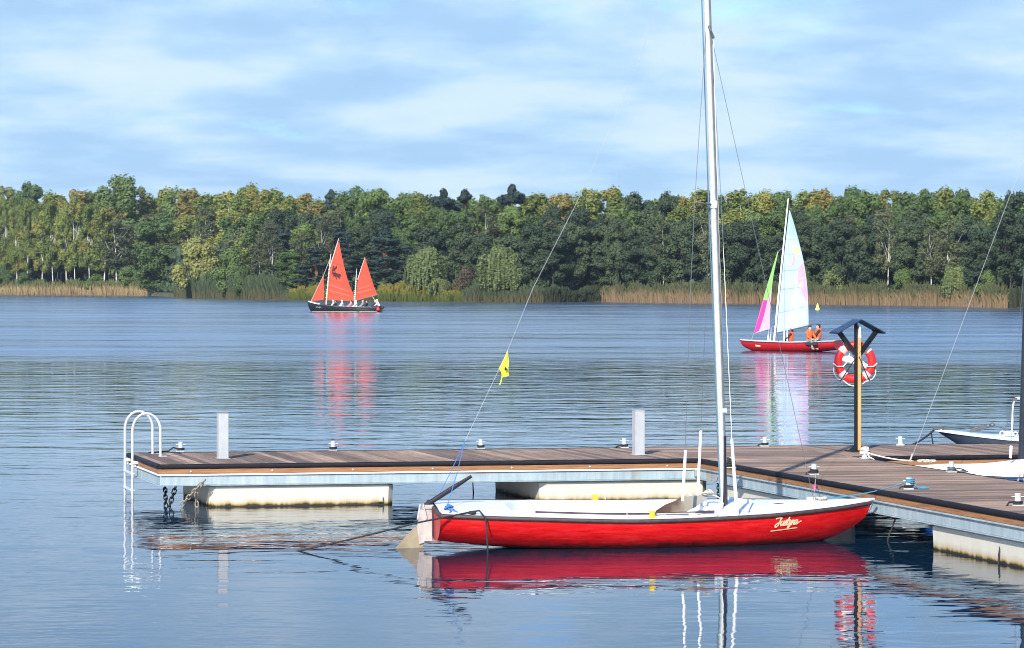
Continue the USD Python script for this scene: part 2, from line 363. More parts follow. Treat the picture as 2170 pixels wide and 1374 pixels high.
lilac_sail = sail_mat('lilac_sail', (0.58, 0.62, 0.84), 0.35)

# water: mirror-like, dark below; calm near the jetty, ruffled by the wind farther out
water = M('lake_water', {
    'g': ('geometry', {}), 's': ('separate_xyz', {}),
    'nzm': ('mapping', {'scale': (0.35, 1.0, 1.0)}), 'nz': ('noise_texture', {'scale': 0.05, 'detail': 5.0, 'roughness': 0.6}), 'nzs': ('math', {'math_type': 'multiply_add', 'value2': 60.0, 'value3': -30.0}), 'yy': ('math', {'math_type': 'add'}),
    'wind': ('map_range', {'range_type': 'smoothstep', 'from_min': 82.0, 'from_max': 150.0, 'to_min': 0.0, 'to_max': 1.0, 'clamp': True}),
    'near': ('map_range', {'range_type': 'smoothstep', 'from_min': 22.0, 'from_max': 75.0, 'to_min': 0.0, 'to_max': 1.0, 'clamp': True}),
    'm1': ('mapping', {'scale': (0.36, 0.85, 1.0), 'rotation': (0, 0, 0.10)}), 'w1': ('noise_texture', {'scale': 0.95, 'detail': 2.5, 'roughness': 0.5, 'distortion': 0.5}),
    'm2': ('mapping', {'scale': (0.42, 1.0, 1.0), 'rotation': (0, 0, -0.22)}), 'w2': ('noise_texture', {'scale': 3.4, 'detail': 2.0, 'roughness': 0.5, 'distortion': 0.3}),
    'm3': ('mapping', {'scale': (0.6, 1.0, 1.0), 'rotation': (0, 0, 0.3)}), 'w3': ('noise_texture', {'scale': 0.16, 'detail': 2.0}),
    'patch': ('map_range', {'range_type': 'smoothstep', 'from_min': 0.32, 'from_max': 0.66, 'to_min': 0.25, 'to_max': 1.0, 'clamp': True}),
    'a1n': ('map_range', {'from_min': 0.0, 'from_max': 1.0, 'to_min': 0.014, 'to_max': 0.031}),
    'a1w': ('math', {'math_type': 'multiply_add', 'value2': 0.085}),
    'h1': ('math', {'math_type': 'multiply'}), 'a2': ('math', {'math_type': 'multiply', 'value2': 0.008}), 'h2': ('math', {'math_type': 'multiply'}),
    'h': ('math', {'math_type': 'add'}),
    'b': ('bump', {'distance': 1.0, 'strength': 1.0, 'filter_width': 0.1}),
    'ro': ('map_range', {'from_min': 0.0, 'from_max': 1.0, 'to_min': 0.012, 'to_max': 0.17}), 'sm': ('mapping', {'scale': (0.06, 0.32, 1.0), 'rotation': (0, 0, 0.06)}), 'sn': ('noise_texture', {'scale': 0.55, 'detail': 6.0, 'roughness': 0.65}),
    'sr': ('map_range', {'from_min': 0.32, 'from_max': 0.68, 'to_min': 0.55, 'to_max': 1.5, 'clamp': True}), 'rom': ('math', {'math_type': 'multiply'}),
    'd': ('diffuse_bsdf', {'color': (0.003, 0.015, 0.027)}), 'fw': ('math', {'math_type': 'multiply_add', 'value2': -0.24, 'value3': 1.0}), 'fm': ('math', {'math_type': 'multiply'}), 'gl': ('glossy_bsdf', {'color': (1.0, 1.0, 1.0), 'distribution': 'multi_ggx'}), 'fr': ('fresnel', {'IOR': 1.45}), 'mx': ('mix_closure', {})},
    [('g.position', 's.vector'), ('g.position', 'nzm.vector'), ('nzm.vector', 'nz.vector'), ('nz.fac', 'nzs.value1'), ('nzs.value', 'yy.value1'), ('s.y', 'yy.value2'), ('yy.value', 'wind.value'), ('s.y', 'near.value'),
     ('g.position', 'm1.vector'), ('m1.vector', 'w1.vector'), ('g.position', 'm2.vector'), ('m2.vector', 'w2.vector'), ('g.position', 'm3.vector'), ('m3.vector', 'w3.vector'),
     ('near.result', 'a1n.value'), ('wind.result', 'a1w.value1'), ('a1n.result', 'a1w.value3'), ('w1.fac', 'h1.value1'), ('a1w.value', 'h1.value2'),
     ('w3.fac', 'patch.value'), ('patch.result', 'a2.value1'), ('w2.fac', 'h2.value1'), ('a2.value', 'h2.value2'), ('h1.value', 'h.value1'), ('h2.value', 'h.value2'), ('h.value', 'b.height'),
     ('wind.result', 'ro.value'), ('g.position', 'sm.vector'), ('sm.vector', 'sn.vector'), ('sn.fac', 'sr.value'), ('ro.result', 'rom.value1'), ('sr.result', 'rom.value2'), ('rom.value', 'gl.roughness'), ('b.normal', 'gl.normal'), ('wind.result', 'fw.value1'), ('fw.value', 'fm.value1'), ('fr.fac', 'fm.value2'), ('fm.value', 'mx.fac'), ('d.BSDF', 'mx.closure1'), ('gl.BSDF', 'mx.closure2')], surface='mx.closure')
ground_mat = simple('bank_soil', (0.06, 0.065, 0.03), 0.95, var=0.4, nscale=0.2)

# ------------------------------------------------------------------ the setting: lake and far bank
SHX = [-900, -200, 0, 200, 310, 400, 610, 660, 1000, 1160, 1280, 1320, 1700, 2000, 2130, 2400, 3100]
SHY = [622.5, 624, 625, 626, 627, 631.5, 636, 637, 640, 641, 640, 641, 645, 649, 652.5, 657, 665]
shore_y = PchipInterpolator(SHX, SHY)
def shore_D(px): return F * CAM_H / (float(shore_y(px)) - HZ)

WX = np.linspace(-600, 600, 25); WY = np.linspace(-40, 1400, 40)
P = np.array([[V(x, y, 0) for x in WX] for y in WY])
wm = grid_mesh(P)
if wm.face_normals[0][2] < 0: wm.invert()
solo('lake_water', wm, water, 'rippled blue lake water reaching to the wooded far shore', 'lake', kind='structure')

rows = []
for off, z in ((-3, -0.6), (0.0, 0.02), (0.8, 0.35), (4, 0.7), (14, 1.1), (40, 1.6), (90, 2.4), (220, 4.0), (900, 6.0), (2800, 8.0)):
    r = []
    for px in np.linspace(-900, 3100, 120):
        D = shore_D(px)
        jit = (meshkit.noise(V(px / 25, off, 0.0)) - 0.5) * (1.6 if off < 10 else 0)
        r.append(V((px - CX) * D / F * (1 + off / D), D + off + jit, z + 0.25 * (meshkit.noise(V(px / 9, off, 3.0)) - 0.5) * (off >= 0.8)))
    rows.append(r)
gm = grid_mesh(np.array(rows))
if gm.face_normals[500][2] < 0: gm.invert()
solo('far_bank', gm, ground_mat, 'low earth bank of the far shore under the trees', 'ground', smooth=True, kind='structure')

# ------------------------------------------------------------------ trees
def leaf_mat(name, dark, light, tint=None, tint_amt=0.0, trans=0.40):
    nodes = {'o': ('object_info', {}), 'g': ('geometry', {}), 'tc': ('texture_coordinate', {}),
             'n': ('noise_texture', {'scale': 0.42, 'detail': 3.0}), 'add': ('math', {'math_type': 'multiply_add', 'value2': 0.35}), 'isl': ('math', {'math_type': 'multiply_add', 'value2': 0.35, 'value3': -0.18}),
             'os': ('math', {'math_type': 'multiply_add', 'value2': 0.5, 'value3': -0.05}), 'sum': ('math', {'math_type': 'add'}),
             'r': ('rgb_ramp', {'ramp': [(0.12, dark), (0.85, light)]}),
             'tm': ('mix_color', {'blend_type': 'mix', 'b': tint or light}),
             'tf': ('map_range', {'range_type': 'smoothstep', 'from_min': 0.5, 'from_max': 0.68, 'to_min': 0.0, 'to_max': tint_amt, 'clamp': True}),
             'n2': ('noise_texture', {'scale': 0.22, 'detail': 2.0}),
             'd': ('principled_bsdf', {'roughness': 0.6, 'specular_ior_level': 0.25}), 't': ('translucent_bsdf', {}), 'm': ('mix_closure', {'fac': trans})}
    links = [('g.position', 'n.vector'), ('n.fac', 'add.value1'), ('g.random_per_island', 'isl.value1'), ('o.random', 'os.value1'), ('os.value', 'add.value3'), ('isl.value', 'sum.value1'), ('add.value', 'sum.value2'),
             ('sum.value', 'r.fac'), ('r.color', 'tm.a'), ('g.position', 'n2.vector'), ('n2.fac', 'tf.value'), ('tf.result', 'tm.fac'), ('tm.result', 'd.base_color'), ('tm.result', 't.color'),
             ('d.BSDF', 'm.closure1'), ('t.BSDF', 'm.closure2')]
    return M(name, nodes, links, surface='m.closure')
L_shade_tone = leaf_mat('shade_toned_leaves', (0.061, 0.092, 0.050), (0.157, 0.208, 0.092))  # leaf colour darkened to stand in for cloud shadow on the wood
L_green = leaf_mat('green_leaves', (0.108, 0.166, 0.055), (0.274, 0.359, 0.103))
L_birch = leaf_mat('birch_leaves', (0.180, 0.225, 0.060), (0.420, 0.450, 0.120), (0.42, 0.33, 0.09), 0.55)
L_autumn = leaf_mat('autumn_leaves', (0.276, 0.236, 0.072), (0.437, 0.356, 0.099), (0.24, 0.25, 0.07), 0.7)
L_grey = leaf_mat('grey_leaves', (0.115, 0.132, 0.066), (0.230, 0.247, 0.121))
L_willow = leaf_mat('willow_leaves', (0.163, 0.206, 0.078), (0.338, 0.375, 0.144))
L_pale = leaf_mat('pale_willow_leaves', (0.30, 0.31, 0.10), (0.56, 0.52, 0.21))
L_pine = leaf_mat('pine_needles', (0.038, 0.065, 0.054), (0.098, 0.142, 0.098))  # needle colour also darkened in place of the cloud shadow
L_brown = leaf_mat('brown_twigs', (0.108, 0.090, 0.054), (0.190, 0.154, 0.090))
bark = simple('dark_bark', (0.05, 0.042, 0.034), 0.9, var=0.3)
birch_bark = M('birch_bark', {'g': ('geometry', {}), 'mp': ('mapping', {'scale': (1.0, 1.0, 0.4)}), 'n': ('noise_texture', {'scale': 2.2, 'detail': 4.0}),
    'r': ('rgb_ramp', {'ramp': [(0.34, (0.07, 0.06, 0.05)), (0.44, (0.50, 0.48, 0.42)), (1.0, (0.70, 0.68, 0.60))]}), 'p': ('principled_bsdf', {'roughness': 0.7})},
    [('g.position', 'mp.vector'), ('mp.vector', 'n.vector'), ('n.fac', 'r.fac'), ('r.color', 'p.base_color')], surface='p.BSDF')
pine_bark = simple('pine_bark', (0.20, 0.10, 0.055), 0.9, var=0.3)

def quads(c, nrmls, size, R, asp=1.0, up=None):
    """leaf clump quads: centres, normals, sizes"""
    n = len(c)
    nn = nrmls / np.maximum(np.linalg.norm(nrmls, axis=1, keepdims=True), 1e-9)
    ref = R.normal(size=(n, 3)) if up is None else np.tile(up, (n, 1)) + R.normal(size=(n, 3)) * 0.15
    u = np.cross(nn, ref); u /= np.maximum(np.linalg.norm(u, axis=1, keepdims=True), 1e-9)
    w = np.cross(nn, u)
    s = np.asarray(size)[:, None] * 0.5
    bend = nn * s * 0.35
    v = np.stack([c - u * s - w * s * asp * 0.6, c + u * s * 0.7 - w * s * asp + bend, c + u * s + w * s * asp * 0.6, c - u * s * 0.7 + w * s * asp + bend], 1).reshape(-1, 3)
    i = np.arange(n)[:, None] * 4
    f = np.vstack([i + [0, 1, 2], i + [0, 2, 3]])
    return trimesh.Trimesh(v, f, process=False)

def lobes_crown(lobes, n, size, R, flat=0.0, inner=0.25):
    lobes = np.asarray(lobes, float)              # x y z rx ry rz
    area = (lobes[:, 3] * lobes[:, 5]); pr = area / area.sum()
    idx = R.choice(len(lobes), n, p=pr)
    d = R.normal(size=(n, 3)); d /= np.linalg.norm(d, axis=1, keepdims=True)
    rad = np.where(R.random(n) < inner, R.uniform(0.35, 0.8, n), np.minimum(R.normal(0.95, 0.13, n), 1.4))
    wob = 1 + 0.30 * (meshkit.noise(d * 2.6 + idx[:, None] * 7.1) - 0.5) * 2
    c = lobes[idx, :3] + d * lobes[idx, 3:] * (rad * wob)[:, None]
    keep = np.ones(n, bool)
    for k, l in enumerate(lobes):
        q = ((c - l[:3]) / l[3:]); keep &= ~((np.linalg.norm(q, axis=1) < 0.55) & (idx != k))
    c, d = c[keep], d[keep]
    nn = d + R.normal(size=c.shape) * 0.38 + V(0, 0, 0.22 + flat)
    return quads(c, nn, R.uniform(0.55, 1.25, len(c)) * size, R)

def limbs(trunk_top, base_r, targets, R, start=0.35):
    ms = []
    H = trunk_top[2]
    pts = [V(0, 0, -0.6)]
    for k in range(1, 9):
        t = k / 8
        pts.append(V(trunk_top[0] * t + math.sin(t * 5 + H) * 0.12, trunk_top[1] * t + math.cos(t * 4) * 0.1, H * t))
    pts = np.array(pts)
    rr = base_r * (1 - 0.88 * np.linspace(0, 1, 9) ** 0.9); rr[0] *= 1.25
    ms.append(tube(pts, rr, 7))
    for tg_ in targets:
        t = R.uniform(start, 0.8); i = min(7, int(t * 8)); p = pts[i] * (1 - (t * 8 - i)) + pts[i + 1] * (t * 8 - i)
        mid = (p + tg_) / 2 + V(0, 0, 0.3)
        r0 = base_r * (1 - t) * 0.55 + 0.02
        ms.append(tube([p, mid, tg_], [r0, r0 * 0.6, r0 * 0.2], 5))
    return cat(*ms)

def make_tree(kind, seed):
    """about 20 m tall prototype; returns (trunk, crown, trunk look, crown look, width, height)"""
    R = np.random.default_rng(seed)
    if kind in ('alder', 'oak', 'green'):
        H, Wd = 20.0, 11.0
        lo = 2.2 if kind != 'oak' else 1.2
        lobes = []
        for k in range(54):
            z = R.uniform(lo + 1.0, H - 1.3); prof = math.sin(math.pi * ((z - lo) / (H - lo + 2.6)) ** 0.85) ** 0.55 * Wd / 2
            a = R.uniform(0, 2 * math.pi); r = prof * R.uniform(0.35, 0.78)
            s = R.uniform(0.9, 1.75)
            lobes.append([r * math.cos(a), r * math.sin(a), z, s, s, s * R.uniform(0.65, 0.95)])
        lobes.append([R.uniform(-1, 1), R.uniform(-1, 1), H - 1.3, 1.2, 1.2, 1.3])
        crown = lobes_crown(lobes, 14000, 0.44, R)
        trunk = limbs(V(0.3, 0, H * 0.8), 0.32, [V(*l[:3]) for l in lobes[:8]], R)
        return trunk, crown, bark, {'alder': L_shade_tone, 'oak': L_green, 'green': L_green}[kind], Wd, H
    if kind in ('birch', 'autumn', 'greybirch'):
        H, Wd = 22.0, 7.5
        lobes = []
        lo = 6.0 if kind == 'birch' else 8.0
        for k in range(44):
            z = R.uniform(lo, H - 0.8); prof = (math.sin(math.pi * min(1, (z - lo + 2.5) / (H - lo + 5.0))) ** 0.7) * Wd / 2
            a = R.uniform(0, 2 * math.pi); r = prof * R.uniform(0.25, 0.85)
            s = R.uniform(0.55, 1.15)
            lobes.append([r * math.cos(a), r * math.sin(a), z, s, s, s * R.uniform(0.9, 1.6)])
        lobes.append([0.3, 0, H - 0.8, 0.7, 0.7, 1.1])
        crown = lobes_crown(lobes, 8000 if kind != 'greybirch' else 4200, 0.36, R, inner=0.3)
        trunk = limbs(V(R.uniform(-1.3, 1.3), 0, H * 0.92), 0.19, [V(*l[:3]) for l in lobes[:12]], R, 0.3)
        return trunk, crown, birch_bark, {'birch': L_birch, 'autumn': L_autumn, 'greybirch': L_grey}[kind], Wd, H
    if kind == 'poplar':
        H, Wd = 26.0, 11.0
        lobes = []
        for k in range(30):
            z = R.uniform(4, H - 2.0); prof = math.sin(math.pi * min(1, (z - 1) / (H + 0.5))) ** 0.8 * Wd / 2
            a = R.uniform(0, 2 * math.pi); r = prof * R.uniform(0.3, 0.85); s = R.uniform(1.1, 1.9)
            lobes.append([r * math.cos(a), r * math.sin(a), z, s, s, s * 1.3])
        lobes.append([0, 0, H - 1.6, 1.6, 1.6, 1.7])
        crown = lobes_crown(lobes, 11000, 0.48, R)
        return limbs(V(0, 0, H * 0.85), 0.4, [V(*l[:3]) for l in lobes[:8]], R), crown, bark, L_green, Wd, H
    if kind == 'pine':
        H, Wd = 20.0, 8.0
        lobes = []
        for k in range(26):
            z = R.uniform(5.5, H - 0.8); prof = (1 - ((z - 5.5) / (H - 5.0)) ** 1.6) * Wd / 2 * 0.9 + 0.5
            a = R.uniform(0, 2 * math.pi); r = prof * R.uniform(0.45, 0.95); s = R.uniform(0.9, 1.6)
            lobes.append([r * math.cos(a), r * math.sin(a), z, s, s, s * 0.45])
        lobes.append([0, 0, H - 0.7, 0.8, 0.8, 1.1])
        crown = lobes_crown(lobes, 5600, 0.50, R)
        return limbs(V(0, 0, H * 0.97), 0.25, [V(*l[:3]) for l in lobes[:14]], R, 0.3), crown, pine_bark, L_pine, Wd, H
    if kind == 'willow':
        H, Wd = 10.5, 10.0
        cs, ns, ss = [], [], []
        heads = []
        for k in range(30):
            a = R.uniform(0, 2 * math.pi); r = math.sqrt(R.random()) * Wd / 2 * 0.82
            z = H - 1.0 - 3.2 * (r / (Wd / 2)) ** 2 + R.uniform(-0.6, 0.5)
            heads.append(V(r * math.cos(a) * R.uniform(0.75, 1.25), r * math.sin(a) * R.uniform(0.75, 1.25), z - R.uniform(0, 2.2) * (R.random() < 0.4)))
            for s in range(42):
                q = heads[-1] + R.normal(size=3) * V(0.55, 0.55, 0.35)
                ln = R.uniform(0.35, 1.0) * (q[2] - 0.4) * R.uniform(0.45, 1.0)
                m = max(3, int(ln / 0.36))
                out = nrm(V(q[0], q[1], 0.001))
                for i in range(m):
                    t = i / m
                    cs.append(q + out * 0.7 * math.sqrt(t) + V(0.1 * math.sin(5 * t + s), 0, -ln * t)); ns.append(out + R.normal(size=3) * 0.6); ss.append(R.uniform(0.24, 0.42))
        strands = quads(np.array(cs), np.array(ns), ss, R, 1.5, up=V(1, 0.2, 0))
        lobes = [[h[0], h[1], h[2], 0.95, 0.95, 0.7] for h in heads]
        crown = cat(strands, lobes_crown(lobes, 2600, 0.42, R))
        return limbs(V(0, 0, H * 0.75), 0.4, heads[:9], R), crown, bark, L_willow, Wd, H
    if kind in ('palewillow', 'bush', 'brownbush', 'roundbush'):
        H, Wd = 9.0, 10.0
        lobes = []
        for k in range(30):
            a = R.uniform(0, 2 * math.pi); el = R.uniform(0.05, 1.0) * math.pi / 2
            r = Wd / 2 * R.uniform(0.5, 0.8)
            s = R.uniform(0.85, 1.5)
            lobes.append([r * math.cos(a) * math.cos(el), r * math.sin(a) * math.cos(el), 1.2 + (H - 2.6) * math.sin(el) * R.uniform(0.8, 1.0), s, s, s * 0.9])
        crown = lobes_crown(lobes, 9000 if kind != 'brownbush' else 5000, 0.34, R)
        return limbs(V(0, 0, H * 0.6), 0.3, [V(*l[:3]) for l in lobes[:10]], R, 0.1), crown, bark, {'palewillow': L_pale, 'bush': L_green, 'brownbush': L_brown, 'roundbush': L_willow}[kind], Wd, H
    if kind == 'cone':
        H, Wd = 9.0, 3.8
        lobes = []
        for k in range(26):
            z = R.uniform(0.6, H - 0.6); r = (1 - z / H) * Wd / 2 * R.uniform(0.3, 0.9); a = R.uniform(0, 2 * math.pi); s = 0.35 + 0.6 * (1 - z / H)
            lobes.append([r * math.cos(a), r * math.sin(a), z, s, s, s * 1.2])
        lobes.append([0, 0, H - 0.5, 0.3, 0.3, 0.7])
        crown = lobes_crown(lobes, 3600, 0.36, R)
        return limbs(V(0, 0, H * 0.9), 0.14, [], R), crown, bark, L_grey, Wd, H

PLACES = [(105, 'at the left shore end'), (215, 'in the left birch stand'), (300, 'beside the tall poplar'), (400, 'above the dark reed gap'),
          (520, 'by the pale yellow willow'), (650, 'left of the red sails'), (815, 'behind the red sails'), (955, 'by the first weeping willow'),
          (1125, 'by the large weeping willow'), (1260, 'behind the near backstay'), (1400, 'between backstay and near mast'), (1500, 'just left of the near mast'),
          (1625, 'between near mast and pale sail'), (1745, 'behind the pale sail'), (1870, 'above the lifebuoy stand'), (2000, 'right of the lifebuoy stand'), (9999, 'at the right shore end')]
KN = {'alder': ('dark_alder', 'dark round alder', 'tree'), 'oak': ('green_oak', 'broad leafy green oak', 'tree'), 'green': ('leafy_tree', 'mid green leafy tree', 'tree'),
      'birch': ('birch_tree', 'slim yellow-green birch', 'tree'), 'autumn': ('autumn_birch', 'orange-yellow autumn birch', 'tree'), 'greybirch': ('thin_birch', 'thin grey-green birch', 'tree'),
      'poplar': ('poplar_tree', 'tall rounded dark poplar', 'tree'), 'pine': ('pine_tree', 'dark blue-green pine', 'tree'), 'willow': ('weeping_willow', 'weeping willow', 'tree'),
      'palewillow': ('pale_willow', 'pale yellow rounded willow', 'tree'), 'bush': ('green_bush', 'rounded green bush', 'bush'), 'brownbush': ('brown_bush', 'brownish bare-looking bush', 'bush'),
      'roundbush': ('round_bush', 'olive round-topped bush', 'bush'), 'cone': ('conical_tree', 'narrow pointed olive tree', 'tree')}
protos, proto_n = {}, {}
TREES = []
def tree(kind, px, top, wpx, off, row, label=None): TREES.append((kind, px, top, wpx, off, row, label))

ORD = ['leftmost', 'second', 'third', 'fourth', 'fifth', 'sixth', 'seventh', 'eighth', 'ninth']
def plant_trees():
    keys = {}
    for i, (kind, px, top, wpx, off, row, label) in enumerate(TREES):
        if not label: keys.setdefault((kind, row, next(t for lim, t in PLACES if px < lim)), []).append((px, i))
    labs = {}
    for (kind, row, where), lst in keys.items():
        desc = KN[kind][1]
        for k, (px, i) in enumerate(sorted(lst)):
            o = '' if len(lst) == 1 else ('left' if k == 0 else 'right') + ' of two: ' if len(lst) == 2 else ORD[k] + ('' if k == 0 else ' from left') + ': '
            labs[i] = (f'{o}{desc} {row} {where}', f'{desc} trees {row}' if 'tree' not in desc else f'{desc} {row}')
    for i, (kind, px, top, wpx, off, row, label) in enumerate(TREES):
        D = shore_D(px if row in ('', FRONT) else max(px - 75, -800)) + off
        gz = 0.5 + min(2.2, off * 0.025)
        h = CAM_H - (top - HZ) * D / F - gz
        w = wpx * D / F
        nm, desc, ct = KN[kind]
        lab, grp = (label, None) if label else labs[i]
        k = proto_n.get(kind, 0); proto_n[kind] = k + 1
        var = k % (3 if kind in ('alder', 'birch', 'oak', 'green') else 2)
        x = (px - CX) * D / F
        rz = rng.uniform(0, 360)
        if (kind, var) not in protos:
            tr, cr, tm, cm, W0, H0 = make_tree(kind, 100 * (sorted(KN).index(kind) + 1) + var)
            t = thing(nm, lab, ct, (0, 0, 0), grp)
            part(t, 'trunk', tr, tm, smooth=True); part(t, 'crown', cr, cm)
            protos[(kind, var)] = (t, W0, H0)
            place(t, (x, D, gz), rz, (w / W0, w / W0, h / H0))
        else:
            t, W0, H0 = protos[(kind, var)]
            copy(t, nm, lab, ct, (x, D, gz), rz, (w / W0, w / W0, h / H0), grp)

SKYLINE = 'on the skyline'; BACK = 'far back'; MID = 'in mid wood'; FRONT = 'at the waterside'
for px, top, w, kind in [(-40, 398, 90, 'birch'), (5, 396, 85, 'birch'), (62, 386, 80, 'green'), (112, 413, 80, 'birch'), (152, 404, 85, 'autumn'), (196, 408, 70, 'birch'),
        (296, 398, 75, 'birch'), (345, 405, 80, 'birch'), (372, 398, 75, 'green'), (408, 404, 80, 'autumn'), (446, 414, 80, 'birch'), (486, 408, 85, 'birch'), (530, 397, 80, 'birch'),
        (572, 404, 80, 'birch'), (612, 416, 75, 'birch'), (656, 412, 85, 'autumn'), (702, 408, 55, 'pine'), (748, 396, 100, 'oak'), (800, 401, 95, 'oak'), (852, 412, 85, 'oak'),
        (893, 414, 75, 'birch'), (940, 405, 60, 'pine'), (985, 407, 65, 'pine'), (1030, 414, 80, 'oak'), (1085, 396, 70, 'pine'), (1140, 414, 75, 'birch'), (1190, 414, 85, 'autumn'),
        (1240, 402, 85, 'birch'), (1300, 403, 85, 'birch'), (1352, 412, 90, 'alder'), (1420, 405, 65, 'alder'), (1447, 418, 60, 'autumn'), (1492, 405, 85, 'birch'), (1572, 404, 90, 'birch'),
        (1530, 414, 80, 'green'), (1615, 410, 80, 'birch'), (1662, 406, 80, 'oak'), (1712, 408, 75, 'birch'), (1748, 404, 75, 'autumn'), (1792, 400, 85, 'oak'), (1836, 404, 80, 'oak'), (1880, 404, 85, 'birch'),
        (1925, 408, 80, 'oak'), (1962, 402, 80, 'green'), (2010, 404, 80, 'birch'), (2052, 404, 75, 'oak'), (2098, 408, 80, 'birch'), (2150, 408, 90, 'alder'), (2205, 410, 90, 'oak')]:
    tree(kind, px, top, w * 1.2, rng.uniform(26, 40), SKYLINE)
for k in range(60):
    tree(str(rng.choice(['birch', 'green', 'alder', 'oak', 'birch', 'birch'])), -40 + 38 * k + rng.uniform(-8, 8), rng.uniform(415, 428), rng.uniform(80, 105), rng.uniform(42, 55), BACK)
tree('poplar', 250, 372, 108, 22, '', 'tallest tree on the left skyline, a rounded dark poplar above the birch stand')
# the middle of the wood: darker leaf colours towards the right stand in for cloud shadow
mid_list = []
x = -20
while x < 2210:
    for k in range(2):
        top = rng.uniform(432, 462) if k == 0 else rng.uniform(468, 505)
        left = x < 560
        if left: kind = rng.choice(['birch', 'birch', 'green', 'birch', 'greybirch'] if k == 0 else ['birch', 'green', 'greybirch', 'birch'])
        else: kind = rng.choice(['alder', 'green', 'oak', 'birch', 'greybirch'] if k == 0 else ['alder', 'alder', 'alder', 'oak', 'pine', 'greybirch'])
        mid_list.append((x + rng.uniform(-14, 14), top, rng.uniform(70, 100), kind, rng.uniform(15, 24) if k == 0 else rng.uniform(9, 15)))
    x += 52
for px, top, w, kind, off in mid_list:
    if kind == 'birch' and px > 560: top = max(top, 440)
    tree(str(kind), px, top, w, off, MID)
# at the waterside
for px, top, w, kind in [(12, 425, 52, 'birch'), (36, 440, 50, 'birch'), (58, 430, 50, 'birch'), (88, 448, 55, 'birch'), (112, 425, 60, 'birch'), (140, 440, 58, 'birch'), (160, 418, 60, 'birch'), (190, 432, 55, 'birch')]:
    tree(kind, px, top, w, rng.uniform(4.5, 7), FRONT)
tree('birch', 222, 440, 80, 5, FRONT)
tree('greybirch', 250, 470, 85, 5, FRONT)
tree('oak', 330, 458, 118, 3.0, '', 'large spreading deep green tree leaning over the dark gap between the reed beds')
tree('palewillow', 424, 492, 128, 5, '', 'pale yellow rounded willow at the waterside, left of the red sailed boat')
tree('bush', 489, 518, 104, 4.5, '', 'bright green bush touching the right side of the pale yellow willow')
tree('greybirch', 552, 478, 62, 6, FRONT); tree('greybirch', 575, 470, 60, 7, FRONT)
tree('green', 618, 532, 80, 4, '', 'low leafy tree with green and yellow leaves left of the red jib')
tree('greybirch', 640, 490, 60, 9, FRONT); tree('greybirch', 686, 470, 60, 10, FRONT)
tree('pine', 672, 520, 85, 8, FRONT); tree('pine', 735, 500, 80, 9, FRONT); tree('pine', 820, 496, 110, 9, FRONT); tree('pine', 862, 520, 80, 8, FRONT)
tree('willow', 903, 522, 92, 3.5, '', 'weeping willow on the shore just right of the red sailed boat')
tree('willow', 930, 590, 48, 1.5, '', 'small low weeping willow trailing into the water right of the red sailed boat')
tree('brownbush', 985, 562, 60, 6, '', 'brownish bush between the two weeping willows')
tree('willow', 1066, 518, 100, 3.5, '', 'large domed weeping willow left of the slanting backstay')
for px, top, w in [(1130, 478, 85), (1172, 492, 90), (1215, 470, 85), (1262, 480, 90), (1310, 465, 70), (1352, 505, 90), (1398, 490, 80), (1440, 470, 90), (1486, 500, 85), (1530, 480, 90), (1580, 470, 95), (1625, 500, 80), (1668, 495, 90), (1720, 470, 95), (1785, 465, 90), (1850, 470, 95), (1930, 470, 90), (1975, 500, 80), (2080, 490, 90), (2142, 440, 100), (2190, 450, 100)]:
    tree('alder', px, top, w, rng.uniform(5, 8), FRONT)
for px, top, w in [(1298, 455, 50), (1406, 470, 55), (1502, 440, 55), (1975, 480, 60), (1915, 470, 55)]:
    tree('greybirch', px, top, w, 4.5, FRONT)
tree('greybirch', 1880, 440, 66, 3.5, '', 'tall thin birch with a long white trunk right of the lifebuoy stand')
tree('greybirch', 2012, 466, 84, 4.0, '', 'broad branching birch with pale forked limbs near the right end of the shore')
tree('roundbush', 1768, 556, 72, 3.5, '', 'olive and brown round-topped bush above the lifebuoy roof')
tree('cone', 1832, 492, 42, 4.5, '', 'narrow pointed olive tree right of the round-topped bush')
tree('willow', 2030, 560, 72, 3.0, '', 'low weeping willow behind the tan reeds near the right edge')
for px, top, w in [(8, 568, 60), (50, 575, 40), (205, 578, 55), (270, 560, 70), (520, 560, 60), (1700, 560, 60), (1915, 560, 60), (2095, 570, 70)]:
    tree('bush', px, top, w, 3.0, FRONT)

plant_trees()
# undergrowth: leafy shade plants between the trunks, one mass
R = np.random.default_rng(5)
n = 26000
pxs = R.uniform(-150, 2350, n)
off = R.uniform(5, 22, n)
Ds = np.array([shore_D(p) for p in np.linspace(-200, 2400, 400)]); Dv = np.interp(pxs, np.linspace(-200, 2400, 400), Ds) + off
hh = 0.8 + 3.8 * meshkit.noise(np.stack([pxs / 30, off / 4, off * 0], 1)) * R.random(n)
c = np.stack([(pxs - CX) * Dv / F, Dv, 0.6 + hh], 1)
solo('undergrowth', quads(c, R.normal(size=(n, 3)) + V(0, -0.4, 0.6), R.uniform(0.5, 1.1, n), R), L_shade_tone, 'dark leafy undergrowth between the trunks of the far wood', 'undergrowth', kind='stuff')

n = 26000
pxs = R.uniform(-200, 2400, n); off = R.uniform(24, 60, n)
Dv = np.interp(pxs, np.linspace(-200, 2400, 400), Ds) + off
c = np.stack([(pxs - CX) * Dv / F, Dv, 0.6 + 11 * R.random(n) ** 1.2], 1)
solo('thicket', quads(c, R.normal(size=(n, 3)) + V(0, -0.6, 0.4), R.uniform(0.9, 1.8, n), R), L_shade_tone, 'dense dark thicket deep inside the far wood', 'thicket', kind='stuff')

